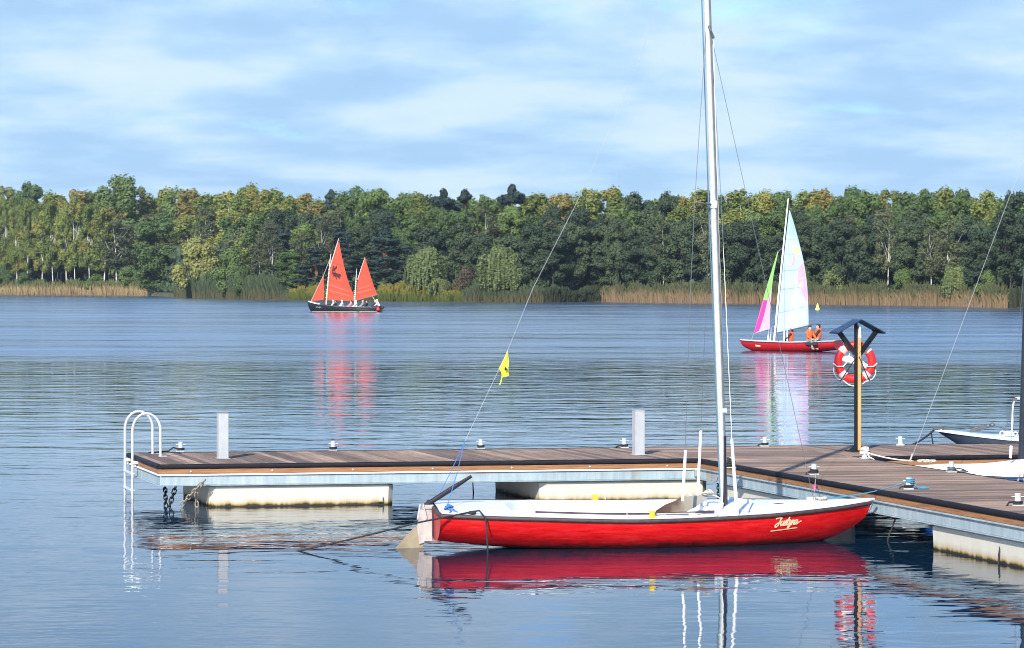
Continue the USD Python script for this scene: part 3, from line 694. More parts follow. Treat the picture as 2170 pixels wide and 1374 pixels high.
# reeds
def reed_mat(name, lo, hi, top, zt):
    return M(name, {'g': ('geometry', {}), 's': ('separate_xyz', {}), 'mr': ('map_range', {'from_min': 0.2, 'from_max': zt, 'to_min': 0.0, 'to_max': 1.0, 'clamp': True}),
        'n': ('noise_texture', {'scale': 0.30, 'detail': 4.0}), 'a': ('math', {'math_type': 'multiply_add', 'value2': 0.9, 'value3': -0.45}), 'ad': ('math', {'math_type': 'add'}),
        'r': ('rgb_ramp', {'ramp': [(0.0, lo), (0.45, hi), (0.8, top)]}), 'v': ('rgb_ramp', {'ramp': [(0, (0.6, 0.6, 0.6)), (1, (1.25, 1.25, 1.25))]}), 'mm': ('mix_color', {'blend_type': 'multiply', 'fac': 1.0, 'use_clamp': False}),
        'd': ('principled_bsdf', {'roughness': 0.8, 'specular_ior_level': 0.2}), 't': ('translucent_bsdf', {}), 'm': ('mix_closure', {'fac': 0.25})},
        [('g.position', 's.vector'), ('s.z', 'mr.value'), ('g.position', 'n.vector'), ('n.fac', 'a.value1'), ('a.value', 'ad.value1'), ('mr.result', 'ad.value2'), ('ad.value', 'r.fac'),
         ('g.random_per_island', 'v.fac'), ('r.color', 'mm.a'), ('v.color', 'mm.b'), ('mm.result', 'd.base_color'), ('mm.result', 't.color'), ('d.BSDF', 'm.closure1'), ('t.BSDF', 'm.closure2')], surface='m.closure')
tan_reed = reed_mat('tan_reeds', (0.44, 0.31, 0.17), (0.52, 0.40, 0.20), (0.22, 0.23, 0.09), 3.2)
green_reed = reed_mat('green_reeds', (0.15, 0.13, 0.06), (0.10, 0.14, 0.07), (0.12, 0.165, 0.08), 4.5)
brown_reed = reed_mat('brown_reeds', (0.36, 0.25, 0.15), (0.33, 0.24, 0.13), (0.14, 0.16, 0.07), 2.9)
lime_reed = reed_mat('lime_plants', (0.10, 0.13, 0.03), (0.16, 0.19, 0.04), (0.30, 0.26, 0.05), 2.6)
dark_reed = reed_mat('dark_reeds', (0.06, 0.06, 0.035), (0.05, 0.07, 0.035), (0.075, 0.10, 0.042), 3.0)
def reeds(name, x0, x1, hfun, mat, label, n, d0=-1.0, d1=3.0, seed=1, wid=0.10):
    R = np.random.default_rng(seed)
    px = R.uniform(x0, x1, n); off = R.uniform(d0, d1, n)
    D = np.array([shore_D(p) for p in px]) + off
    h = np.array([hfun(p) for p in px]) * R.uniform(0.55, 1.08, n) * (0.48 + 0.95 * meshkit.noise(np.stack([px / 11, off / 2, off * 0], 1)))
    b = np.stack([(px - CX) * D / F, D, np.where(off < 0, -0.15, 0.15 + 0.1 * off)], 1)
    lean = R.normal(size=(n, 3)) * V(0.14, 0.14, 0) * h[:, None]
    a = R.uniform(0, math.pi, n); w = np.stack([np.cos(a), np.sin(a) * 0.4, a * 0], 1) * (wid * R.uniform(0.6, 1.6, n))[:, None]
    mid = b + lean * 0.35 + V(0, 0, 1) * h[:, None] * 0.6; tip = b + lean + V(0, 0, 1) * h[:, None]
    v = np.stack([b - w * 0.5, b + w * 0.5, mid + w, mid - w, tip + w * 0.5, tip - w * 0.5], 1).reshape(-1, 3)
    i = np.arange(n)[:, None] * 6
    f = np.vstack([i + [0, 1, 2], i + [0, 2, 3], i + [3, 2, 4], i + [3, 4, 5]])
    solo(name, trimesh.Trimesh(v, f, process=False), mat, label, 'reeds', kind='stuff')
bump_ = lambda c, w, h: (lambda p: h * math.exp(-((p - c) / w) ** 2))
reeds('reed_bed', -150, 312, lambda p: 3.0 - 0.5 * (p > 280), tan_reed, 'tan and gold reed bed under the birches at the left end', 9000, -1, 3.5, 1)
reeds('reed_bed', 368, 470, lambda p: 1.4 + bump_(425, 38, 3.2)(p), green_reed, 'green reed clump right of the dark gap, below the pale willow', 3600, -0.5, 4, 2)
reeds('reed_bed', 462, 615, lambda p: 1.5 + bump_(510, 38, 2.8)(p) + bump_(580, 32, 2.4)(p), green_reed, 'tall grey-green reed clumps left of the red sailed boat', 6000, -0.5, 4, 3)
reeds('grass_bank', 605, 680, lambda p: 1.9, lime_reed, 'short green grass bank behind the red jib', 3000, -0.3, 5, 4, 0.14)
reeds('grass_bank', 680, 985, lambda p: 1.4 + bump_(860, 50, 0.9)(p), lime_reed, 'yellow-green waterside plants behind the stern of the red sailed boat', 7500, -0.3, 5, 5, 0.14)
reeds('reed_bed', 975, 1165, lambda p: 1.3 + bump_(1020, 35, 1.4)(p) + bump_(1110, 45, 0.8)(p), green_reed, 'green reeds below the large weeping willow', 5200, -0.3, 4, 6)
reeds('reed_bed', 1150, 1290, lambda p: 1.9, dark_reed, 'low dark bankside plants right of the weeping willows', 3800, -0.3, 4, 7, 0.14)
reeds('reed_bed', 1275, 2135, lambda p: 2.5, brown_reed, 'long brown reed bed along the right half of the far shore', 22000, -1, 3.5, 8)
reeds('reed_bed', 2125, 2400, lambda p: 2.0, dark_reed, 'dark waterside plants at the right edge', 3000, -0.3, 4, 9, 0.14)

# ------------------------------------------------------------------ the floating jetty
ZD = 0.72                                            # deck level above the water
A0 = V(-5.83, 42.45, 0)
def J(u, v, z=ZD): return A0 + A_ * u + C_ * v + V(0, 0, z)
WID = 3.0                                            # width of the long arm along C_
UB = 9.17                                            # where the branch leaves the long arm
BW = 2.70
ULEN = 21.0; VLEN = 13.2
PL = 0.142
Tk = 0.030
CB = -C_                                             # branch runs this way
def plank(p0, p1, wdir, wid):
    g = 0.004
    a, b = p0 + wdir * g, p0 + wdir * (wid - g); c, d = p1 + wdir * (wid - g), p1 + wdir * g
    dz = V(0, 0, Tk)
    j = V(0, 0, rng.uniform(-0.003, 0.003))
    return hexa([a - dz, d - dz, c - dz, b - dz], [a + j, d + j, c + j, b + j])

jetty = thing('floating_jetty', 'long plank-decked floating jetty with black rubber edge and ladder at its left end', 'jetty', J(0, 0, 0))
branch = thing('floating_jetty', 'plank-decked jetty branch running towards the lower right corner of the photo', 'jetty', J(UB, 0, 0))
n1 = int(UB / PL)
p1 = UB / n1
for k in range(n1): part(jetty, 'plank', plank(J(k * p1, 0.03), J(k * p1, WID - 0.03), A_, p1), deck_c)
for k in range(int((ULEN - UB - BW) / PL)): part(jetty, 'plank', plank(J(UB + BW + 0.01 + k * PL, 0.03), J(UB + BW + 0.01 + k * PL, WID - 0.03), A_, PL), deck_c)
for k in range(int((VLEN + WID - 0.06) / PL)): part(branch, 'plank', plank(J(UB + 0.01, WID - 0.03 - k * PL - PL), J(UB + BW - 0.01, WID - 0.03 - k * PL - PL), C_, PL), deck_a)

def edge(par, p, q, out, pale=True, ends=(0, 0)):
    """rubber fender, wooden fascia, flange and steel beam hung below the deck edge p-q; out points away from the deck"""
    d = nrm(q - p); up = V(0, 0, 1)
    sec = [(0.0, 0.004), (0.028, 0.006), (0.052, -0.008), (0.060, -0.035), (0.052, -0.062), (0.028, -0.074), (0.0, -0.074)]
    k = len(sec)
    P_ = np.array([p + out * a + up * b for a, b in sec] + [q + out * a + up * b for a, b in sec])
    part(par, 'rubber_fender', hull_pts(P_), rubber, smooth=35)
    def slab(name, o0, o1, z0, z1, mat, sh0=0.0, sh1=0.0):
        c = (p + q) / 2 + out * (o0 + o1) / 2 + up * (z0 + z1) / 2
        part(par, name, cbox(c, (q - p) / 2, out * abs(o1 - o0) / 2, up * abs(z1 - z0) / 2, 0.004), mat)
    slab('timber_fascia', -0.01, 0.028, -0.160, -0.078, fascia_wood)
    slab('steel_flange', -0.03, 0.040, -0.188, -0.163, white_pvc if pale else galv_beam)
    slab('steel_beam', -0.03, 0.006, -0.345, -0.191, galv_beam)
    slab('lower_flange', -0.05, 0.030, -0.360, -0.347, galv_beam)
NA = nrm(np.cross(V(0, 0, 1), A_)) * -1.0            # outward normal of the front edge (towards the camera)
NB = nrm(np.cross(C_, V(0, 0, 1))) * -1.0            # outward normal of the branch's left edge
if NA[1] > 0: NA = -NA
if NB[0] > 0: NB = -NB
edge(jetty, J(0.0, 0), J(UB - 0.035, 0), NA)
edge(jetty, J(UB + BW + 0.035, 0), J(ULEN, 0), NA)
edge(jetty, J(0.0, WID), J(ULEN, WID), -NA)
edge(jetty, J(0, 0.0), J(0, WID), NB)
edge(branch, J(UB, -0.03), J(UB, -VLEN), NB, False)
edge(branch, J(UB + BW, -0.03), J(UB + BW, -VLEN), -NB, False)
for u in np.arange(0.5, UB, 1.35):
    part(jetty, 'bolt', trimesh.creation.icosphere(1, 0.016).apply_translation(J(u, 0, ZD - 0.118) + NA * 0.030), galv)
# cross joists seen under the deck
for u in np.arange(0.6, ULEN, 1.2): part(jetty, 'joist', cbox(J(u, WID / 2, ZD - 0.11), A_ * 0.04, C_ * (WID / 2 - 0.08), V(0, 0, 0.07)), bark)
for v in np.arange(0.8, VLEN, 1.2): part(branch, 'joist', cbox(J(UB + BW / 2, -v, ZD - 0.11), A_ * (BW / 2 - 0.06), C_ * 0.04, V(0, 0, 0.07)), bark)
part(branch, 'angle_bracket', cbox(J(UB - 0.05, -0.03, ZD - 0.25), A_ * 0.05, C_ * 0.04, V(0, 0, 0.06)), board_brown)

def pontoon(par, u0, u1, v0, v1, ch=0.10, zt=0.355, ax=A_, ay=C_, o=None):
    pts = []
    o = J(0, 0, 0) if o is None else o
    for z, ins in ((-0.45, 0.03), (zt - 0.03, 0.0), (zt, 0.03)):
        for (u, v) in ((u0 + ch, v0), (u1 - ch, v0), (u1, v0 + ch), (u1, v1 - ch), (u1 - ch, v1), (u0 + ch, v1), (u0, v1 - ch), (u0, v0 + ch)):
            cu, cv = (u0 + u1) / 2, (v0 + v1) / 2
            pts.append(o + ax * (cu + (u - cu) * (1 - ins / abs(u1 - u0) * 2)) + ay * (cv + (v - cv) * (1 - ins / abs(v1 - v0) * 2)) + V(0, 0, z))
    return part(par, 'concrete_float', hull_pts(pts), pontoon_look, smooth=25)
f1 = pontoon(jetty, 0.82, 3.92, 0.045, 2.5)
f2 = pontoon(jetty, 6.42, 9.35, 0.045, 2.7)
f3 = pontoon(jetty, 14.0, 18.0, 0.2, 2.8)
pontoon(branch, UB + 0.05, UB + 0.95, -4.1, -0.60)
pontoon(branch, UB + 0.05, UB + 2.5, -VLEN + 1.5, -8.32)
part(f1, 'lifting_lug', cbox(J(3.68, 0.035, 0.10), A_ * 0.035, NA * 0.03, V(0, 0, 0.05)), pontoon_look)

# chains that hold the floats
def chain(p, q, drop, n, mat, label):
    t = thing('mooring_chain', label, 'chain', p, 'mooring chains under the jetty')
    path = sag(p, q, drop, n + 1)
    for i in range(n):
        a, b = path[i], path[i + 1]; d = nrm(b - a); m = (a + b) / 2; L = np.linalg.norm(b - a) * 0.66
        s = nrm(np.cross(d, V(0.3, 0.5, 0.8) if i % 2 else V(0.8, -0.3, 0.2)))
        ring = [m + d * L * math.cos(x) * 1.0 + s * 0.032 * (1 if math.sin(x) > 0 else -1) * min(1, abs(math.sin(x)) * 1.8) for x in np.linspace(0, 2 * math.pi, 15)]
        part(t, 'link', tube(ring, 0.0105, 5), mat)
dch = simple('dark_chain', (0.02, 0.02, 0.018), 0.6, 0.4)
lch = simple('rusty_chain', (0.30, 0.26, 0.20), 0.7, 0.2)
chain(J(0.12, 0.25, 0.36), W(352, 1085, 43.0), -0.02, 7, dch, 'dark chain hanging in a slack bow under the left end of the jetty')
chain(J(0.30, 0.22, 0.36), W(353, 1092, 42.85), -0.0, 7, dch, 'dark chain hanging straight down under the left end of the jetty')
chain(W(434, 1018, 42.4), W(385, 1070, 42.6), 0.0, 8, lch, 'pale rusty chain slanting down in front of the left concrete float')
chain(W(416, 1036, 42.62), W(417, 1073, 42.65), 0.0, 4, lch, 'short pale chain hanging straight beside the left concrete float')
chain(W(1522, 1012, 43.2), W(1524, 1062, 43.2), 0.0, 8, dch, 'dark chain hanging beside the near mast under the jetty corner')

# bathing ladder
lad = thing('bathing_ladder', 'white steel bathing ladder with two hooped handrails at the left jetty end', 'ladder', J(0, 2.5, 0))
for v in (1.98, 2.74):
    ue, ud = -0.12, 0.36
    zt = 1.47; r = (ud - ue) / 2
    pts = [J(ue, v, -0.7), J(ue, v, 0.4), J(ue, v, zt - r * 1.25)] + [J(ue + r - r * math.cos(a), v, zt - r * 1.25 + r * 1.25 * math.sin(a)) for a in np.linspace(0.2, math.pi - 0.2, 11)] + [J(ud, v, zt - r * 1.25), J(ud, v, ZD)]
    rl = part(lad, 'handrail', tube(pts, 0.0235, 10), steel, smooth=50)
    part(lad, 'foot_plate', cbox(J(ud + 0.04, v, ZD + 0.006), A_ * 0.07, C_ * 0.045, V(0, 0, 0.005), 0.003), steel)
    part(lad, 'clamp_bar', cbox(J(-0.06, v, ZD - 0.10), A_ * 0.07, C_ * 0.02, V(0, 0, 0.025), 0.004), steel)
for z in (0.43, 0.14, -0.16): part(lad, 'rung', cbox(J(-0.12, 2.36, z), A_ * 0.035, C_ * 0.395, V(0, 0, 0.012), 0.004), steel)

# grey square posts
def spost(px, py, label):
    b = G(px, py, ZD)
    t = thing('mooring_post', label, 'post', b, 'square grey mooring posts')
    part(t, 'post', cbox(b + V(0, 0, 0.385), A_ * 0.086, C_ * 0.086, V(0, 0, 0.385), 0.008), alu_post)
    part(t, 'cap', cbox(b + V(0, 0, 0.776), A_ * 0.089, C_ * 0.089, V(0, 0, 0.005), 0.003), alu_post)
    part(t, 'base_plate', cbox(b + V(0, 0, 0.006), A_ * 0.11, C_ * 0.11, V(0, 0, 0.005), 0.003), alu_post)
spost(472, 972, 'square grey post nearest the ladder on the long jetty')
spost(1353, 964, 'square grey post left of the near mast on the long jetty')

# bollards
def bollard_build(b, label):
    t = thing('mooring_bollard', label, 'bollard', b, 'galvanised mooring bollards')
    part(t, 'base_plate', cbox(b + V(0, 0, 0.008), V(0.075, 0, 0), V(0, 0.075, 0), V(0, 0, 0.008), 0.004), galv)
    part(t, 'column', lathe([(0, 0.014), (0.05, 0.014), (0.045, 0.03), (0.040, 0.150), (0.043, 0.162), (0.038, 0.168), (0, 0.170)], 18, b), galv, smooth=35)
    part(t, 'cross_pin', tube([b + V(-0.085, 0, 0.125), b + V(0.085, 0, 0.125)], 0.007, 8), galv, smooth=40)
    return t
BOL = [(383, 957, 'galvanised bollard beside the bathing ladder, black rope at its foot'), (706, 955, 'galvanised bollard on the far edge, between the ladder and the left post\'s right side'), (1019, 951, 'galvanised bollard on the far edge right of the yellow pennant'),
       (1323, 949, 'galvanised bollard directly left of the right grey post'), (1621, 946, 'galvanised bollard on the far edge right of the near mast'), (1908, 944, 'galvanised bollard on the far edge between lifebuoy post and grey boat'),
       (1725, 1006, 'bollard on the branch edge above the red bow, black rope hanging'), (1926, 1037, 'bollard with teal rope wrapped round it on the branch edge'), (2157, 1072, 'bollard nearest the lower right corner, black rope hanging'),
       (1832, 972, 'bollard wrapped in white rope at the foot of the lifebuoy post'), (2016, 1001, 'bollard in front of the white covered boat'), (1549, 992, 'bollard half hidden behind the right white shroud tube')]
bols = []
for i, (px, py, lab) in enumerate(BOL):
    b = G(px, py, ZD)
    bols.append(bollard_build(b, lab) if i == 0 else copy(bols[0], 'mooring_bollard', lab, 'bollard', b, rng.uniform(-12, 12), group='galvanised mooring bollards'))
    bols[-1].b = b
def rope(name, pts, r, mat, label, ct='rope', n=6, group=None):
    return solo(name, tube(pts, r, n), mat, label, ct, smooth=True, group=group)
def coil(i, mat, label, n=3, r=0.013, z=0.03, tail=None):
    b = bols[i].b; ms = [torus(b + V(0, 0, z + k * r * 1.7), 0.056 + 0.004 * (k % 2), r, (0.08 * k - 0.1, 0.06, 1), 20, 6) for k in range(n)]
    if tail is not None: ms.append(tube(tail, r, 6))
    solo('rope_coil', cat(*ms), mat, label, 'rope', smooth=True, group='ropes on bollards')
b = bols[0].b; coil(0, black_rope, 'black rope tied round the bollard beside the ladder', 2, tail=[b + V(-0.06, -0.02, 0.05), b + V(-0.13, -0.03, 0.075), b + V(-0.19, -0.05, 0.03), b + V(-0.2, -0.06, 0.012), b + V(-0.5, -0.5, 0.012)])
coil(1, black_rope, 'black rope ring on the far-edge bollard left of the yellow pennant', 2)
coil(2, black_rope, 'black rope ring on the far-edge bollard right of the yellow pennant', 2)
b = bols[3].b; coil(3, black_rope, 'black rope round the bollard left of the right grey post', 2, tail=[b + V(-0.05, -0.03, 0.05), b + V(-0.12, -0.04, 0.03), b + V(-0.16, -0.05, 0.012)])
b = bols[4].b; coil(4, black_rope, 'black rope round the far-edge bollard right of the near mast', 2, tail=[b + V(-0.05, -0.03, 0.05), b + V(-0.1, -0.04, 0.04), b + V(-0.14, -0.05, 0.012)])
b = bols[6].b
rope('hanging_rope', [b + V(-0.06, 0, 0.05), b + V(-0.12, -0.04, 0.03), b + V(-0.15, -0.06, -0.06), W(1700, 1060, b[1] - 0.35), W(1692, 1120, b[1] - 0.5)], 0.014, black_rope, 'black rope hanging from the branch bollard above the red bow')
coil(6, black_rope, 'black rope turns round the bollard above the red bow', 3)
b = bols[7].b
coil(7, black_rope, 'black rope turns low on the teal-roped bollard', 2)
rope('hanging_rope', [b + V(-0.06, 0, 0.04), b + V(-0.13, -0.02, 0.03), b + V(-0.17, -0.05, -0.05), W(1907, 1075, b[1] - 0.3), W(1882, 1140, b[1] - 0.35), W(1880, 1160, b[1] - 0.33)], 0.012, black_rope, 'black rope hanging into the dark water from the teal-roped bollard')
solo('rope_coil', cat(*[torus(b + V(0.02, 0, 0.10 + 0.022 * k), 0.058, 0.012, (0.2 - 0.15 * k, 0.1, 1), 20, 6) for k in range(3)], tube([b + V(0.06, 0, 0.1), b + V(0.1, -0.02, 0.05), b + V(0.14, -0.02, 0.012), b + V(0.25, 0.02, 0.012), b + V(0.29, -0.02, 0.014), b + V(0.17, -0.03, 0.018), b + V(0.12, -0.01, 0.02), b + V(0.24, 0, 0.03)], 0.014, 6)),
     teal_rope, 'teal rope wound on the branch bollard with a loose end on the planks', 'rope', smooth=True, group='ropes on bollards')
b = bols[8].b
coil(8, black_rope, 'black rope turns on the bollard in the lower right corner', 2)
rope('hanging_rope', [b + V(-0.06, 0, 0.05), b + V(-0.12, -0.02, 0.05), b + V(-0.17, -0.08, 0.0), W(2128, 1110, b[1] - 0.5), W(2117, 1175, b[1] - 0.6), W(2116, 1200, b[1] - 0.6)], 0.013, black_rope, 'black rope hanging over the right concrete float into the water')
b = bols[9].b
solo('rope_coil', cat(*[torus(b + V(rng.uniform(-0.015, 0.015), 0, 0.09 + 0.02 * k), 0.058, 0.014, (rng.uniform(-0.3, 0.3), rng.uniform(-0.3, 0.3), 1), 20, 6) for k in range(5)]), white_rope, 'white rope knotted round the bollard below the lifebuoy', 'rope', smooth=True, group='ropes on bollards')
b = bols[10].b
coil(10, dark_wire, 'dark rope round the bollard in front of the white covered boat', 3, tail=[b + V(0.05, 0, 0.05), b + V(0.14, 0.03, 0.06), b + V(0.22, 0, 0.03), b + V(0.12, -0.05, 0.02), b + V(0.26, -0.02, 0.012)])
b = bols[11].b
coil(11, black_rope, 'black rope lump behind the right white shroud tube', 5, 0.018, 0.02)

# lifebuoy stand
sb = G(1817, 957, ZD)
SD = sb[1]
st = thing('lifebuoy_stand', 'tall black and wooden post with a small black gabled roof and braces', 'lifebuoy stand', sb)
sx, sy = nrm(V(1, 0.10, 0)), nrm(V(-0.36, 1, 0))     # across the roof, along the ridge
hp = CAM_H - (682 - HZ) * SD / F - ZD
part(st, 'steel_post', cbox(sb + sx * -0.028 + V(0, 0, hp / 2), sx * 0.021, sy * 0.03, V(0, 0, hp / 2), 0.004), black_paint)
wl = CAM_H - (716 - HZ) * SD / F - ZD
part(st, 'wooden_post', cbox(sb + sx * 0.022 + V(0, 0, wl / 2 + 0.01), sx * 0.0275, sy * 0.045, V(0, 0, wl / 2 - 0.01), 0.006), oak)
part(st, 'post_sleeve', hull_pts([sb + sx * a + sy * c + V(0, 0, z) for z, w in ((wl + 0.002, 1), (wl + 0.22, 0.45)) for a in (0.022 - 0.027 * w, 0.022 + 0.027 * w) for c in (-0.045, 0.045)]), alu)
part(st, 'base_plate', cbox(sb + V(0, 0, 0.01), sx * 0.17, sy * 0.14, V(0, 0, 0.008), 0.004), black_paint)
for s in (-1, 1): part(st, 'base_gusset', hull_pts([sb + sx * s * a + sy * c + V(0, 0, z) for a, z in ((0.05, 0.016), (0.14, 0.018), (0.05, 0.10)) for c in (-0.05, 0.05)]), black_paint)
apx = hp + 0.03
for s in (-1, 1):
    e = sb + sx * s * 0.43 + V(0, 0, apx - 0.235); a = sb + V(0, 0, apx)
    d = nrm(a - e); nn = nrm(np.cross(sy, d)); nn = nn if nn[2] > 0 else -nn
    o = sx * (0.0 if s < 0 else 0.004)
    part(st, 'roof_panel', hull_pts([p + sy * c + nn * t + o for p in (e, a) for c in (-0.17, 0.17) for t in (0.0, 0.014)]), roof_paint)
    part(st, 'eave_trim', hull_pts([e + sy * c + nn * t + d * q for c in (-0.172, 0.172) for t in (-0.012, -0.001) for q in (0.0, 0.10)]), black_paint)
    p0 = sb + sx * s * 0.335 + V(0, 0, apx - 0.215); p1 = sb + sx * s * 0.03 + V(0, 0, apx - 0.62)
    d2 = nrm(p1 - p0); n2 = np.cross(d2, sy)
    part(st, 'brace', hull_pts([p + sy * c + n2 * t for p in (p0, p1) for c in (-0.04, 0.04) for t in (-0.034, 0.034)]), black_paint)
rc = W(1812, 768, SD + 0.13); Rm, rm = 0.303, 0.075
ny = nrm(V(-0.08, -1, 0)); nx = nrm(np.cross(V(0, 0, 1), ny)) ; nx = nx if nx[0] > 0 else -nx
lb = thing('lifebuoy', 'red lifebuoy ring with pale bands and white grab line on the stand', 'lifebuoy', rc)
part(lb, 'ring', torus(rc, Rm, rm, ny, 48, 14, flat=0.75), buoy_red, smooth=True)
def arc(a0, a1, r0, n=9):
    pts = []
    for a in np.linspace(a0, a1, n):
        d = nx * math.cos(a) + V(0, 0, math.sin(a))
        for b in np.linspace(0, 2 * math.pi, 14, endpoint=False):
            pts.append(rc + d * (Rm + r0 * math.cos(b)) + ny * r0 * 0.75 * math.sin(b))
    P = np.array(pts).reshape(n, 14, 3); P = np.concatenate([P, P[:, :1]], 1)
    m = grid_mesh(P)
    return m
for a in (0.82, 2.32, 3.95, 5.45): part(lb, 'band', arc(a - 0.17, a + 0.17, rm + 0.003), reflect_tape, smooth=True)
gl = []
for a0, a1 in ((-0.35, -1.05), (-1.05, -2.1), (-2.1, -2.9)):
    gl += [rc + (nx * math.cos(a) + V(0, 0, math.sin(a))) * (Rm + rm + 0.012 + 0.038 * math.sin(math.pi * t)) + ny * 0.02 for a, t in zip(np.linspace(a0, a1, 9), np.linspace(0, 1, 9))]
part(lb, 'grab_line', tube(gl, 0.0085, 6), white_rope, smooth=True)
for s in (-1, 1):
    part(lb, 'grab_line', tube([rc + nx * s * (Rm + rm + 0.01) + V(0, 0, -0.02) + ny * 0.02, rc + nx * s * (Rm + 0.02) + V(0, 0, -0.075) + ny * 0.075, rc + nx * s * (Rm - 0.09) + V(0, 0, -0.075) + ny * 0.06, rc + nx * s * 0.13 + V(0, 0, 0.02), rc + nx * s * 0.09 + V(0, 0, 0.16)], 0.012, 6), white_rope, smooth=True)
fp = [rc + nx * x + V(0, 0, z) - ny * 0.03 for x, z in ((-0.24, 0.07), (-0.1, 0.045), (0.03, 0.0), (0.16, -0.06), (0.25, -0.10))]
solo('throwing_float', tube(fp, [0.05, 0.068, 0.062, 0.05, 0.045], 10), white_pvc, 'white throwing float tucked inside the lifebuoy ring', 'float', smooth=True)
for s in (-1, 1):
    part(st, 'elastic_cord', tube([sb + V(0, -0.06, hp - 0.62) + sx * s * 0.02, rc + nx * s * 0.24 + V(0, 0, -0.30) + ny * 0.07, rc + nx * s * 0.27 + V(0, 0, -0.34) - ny * 0.02], 0.010, 6), black_rope, smooth=True)

# ------------------------------------------------------------------ boats
class Hull:
    """round-bottomed open boat; local x from stern (0) to bow (L), y to port, z up from the waterline"""
    def __init__(s, L, tt, beam, sheer, keel, rake, org, ang, heel=0.0, pw=(0.65, 1.1), pts=44, ns=11):
        s.heel, s.rk = heel, 2.4
        s.L, s.b, s.z, s.k, s.rake, s.pw = L, PchipInterpolator(tt, beam), PchipInterpolator(tt, sheer), PchipInterpolator(tt, keel), rake, pw
        s.org, s.ax, s.ay = V(*org), V(math.cos(ang), math.sin(ang), 0), V(-math.sin(ang), math.cos(ang), 0)
        s.T = np.concatenate([np.linspace(0, 0.8, pts - 14), np.linspace(0.8, 1, 15)[1:]]); s.ns = ns
    def w(s, x, y, z): return s.org + s.ax * x + s.ay * (y - s.heel * z) + V(0, 0, z + s.heel * y)
    def sec(s, t, a):
        b, zs, zk = float(s.b(t)), float(s.z(t)), float(s.k(t))
        sg = 1 if a >= 0 else -1
        th = abs(a)                                  # 0 at the keel, 1 at the gunwale
        q = (1 - th) * math.pi / 2
        y = b * max(0.0, math.cos(q)) ** s.pw[0] if th > 0 else 0.0
        dep = math.sin(q) ** s.pw[1]
        x = s.L * t - s.rake * dep ** s.rk * t ** 7
        return x, sg * y, zs - (zs - zk) * dep
    def gun(s, t, side, out=0.0, dz=0.0):
        return s.w(s.L * t, side * (float(s.b(t)) + out), float(s.z(t)) + dz)
    def shell(s):
        A = np.linspace(-1, 1, 2 * s.ns + 1)
        A = np.sign(A) * np.abs(A) ** 0.9
        P = np.array([[s.w(*s.sec(t, a)) for a in A] for t in s.T])
        m = grid_mesh(P)
        if np.mean(m.face_normals[:, 2]) > 0: m.invert()
        return m
    def transom(s, inset=0.0):
        A = np.linspace(-1, 1, 2 * s.ns + 1); A = np.sign(A) * np.abs(A) ** 0.9
        pts = [s.sec(0, a) for a in A]
        v = [s.w(x - 0.004, y, z) for x, y, z in pts] + [s.w(-0.004, 0, s.z(0) + 0.02)]
        n = len(v) - 1
        m = trimesh.Trimesh(v, [[n, i + 1, i] for i in range(n - 1)], process=False)
        if m.face_normals[0] @ s.ax > 0: m.invert()
        return m
    def deck(s, t0, t1, side_w, floor, camber=0.05, coam=0.035):
        """side decks, coaming, cockpit sole and closed fore and aft decks, one sheet"""
        T_ = np.unique(np.concatenate([np.linspace(0, t0, 8), [t0 + 0.004, t0 + 0.02], np.linspace(t0 + 0.04, t1 - 0.04, 14), [t1 - 0.02, t1 - 0.004, t1], np.linspace(t1, 1, 12)]))
        rows = []
        for t in T_:
            b, z = float(s.b(t)), float(s.z(t))
            x = s.L * t
            if t0 + 0.003 < t < t1 - 0.003:
                w = max(0.05, b - side_w); e = 1.0
                e = min(1.0, (t - t0) / 0.05, (t1 - t) / 0.05) ; w *= 0.55 + 0.45 * e
                half = [(b, z), (w + 0.03, z + 0.02), (w + 0.025, z + coam), (w, z + coam), (w - 0.012, z), (w - 0.05, floor), (w * 0.3, floor)]
            else:
                half = [(b * q, z + camber * (1 - q * q)) for q in (1, 0.9, 0.75, 0.6, 0.45, 0.3, 0.12)]
            rows.append([s.w(x, -y, zz) for y, zz in half] + [s.w(x, y, zz) for y, zz in half[::-1]])
        m = grid_mesh(np.array(rows))
        if np.mean(m.face_normals[:, 2]) < 0: m.invert()
        return m
    def rail(s, side, r=0.032, flat=1.0, dz=-0.02, out=0.0):
        return tube([s.gun(t, side, out, dz) for t in np.linspace(0, 1, 40)], r, 8, flat)

OM_T = [0, 0.2, 0.45, 0.7, 0.88, 1.0]
def omega(org, ang, L=6.40, heel=0.0):
    return Hull(L, OM_T, [0.62, 0.78, 0.86, 0.72, 0.38, 0.025], [0.57, 0.53, 0.49, 0.505, 0.53, 0.56], [0.12, -0.01, -0.10, -0.10, -0.06, -0.03], 0.80, org, ang, heel, pw=(0.78, 1.0))

# ---- near dinghy
N_ANG = math.radians(10)
nh = omega((-1.10, 36.2, 0), N_ANG, heel=0.075)
nb = thing('sailing_dinghy', 'red sailing dinghy with white deck and bare tall mast moored in front of the jetty', 'sailboat', nh.org)
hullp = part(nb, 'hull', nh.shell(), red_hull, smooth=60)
part(nb, 'transom', nh.transom(), faded_red)
part(nb, 'deck', nh.deck(0.16, 0.63, 0.22, 0.10), gelcoat, smooth=25)
for sd in (-1, 1): part(nb, 'rub_rail', nh.rail(sd), rub_rail, smooth=50)
part(nb, 'rub_rail', tube([nh.gun(0, -1, 0, -0.02), nh.w(-0.02, 0, 0.575), nh.gun(0, 1, 0, -0.02)], 0.034, 8), rub_rail, smooth=50)
part(nb, 'bow_fitting', cbox(nh.w(6.38, 0, 0.595), nh.ax * 0.09, nh.ay * 0.03, V(0, 0, 0.015)), steel)
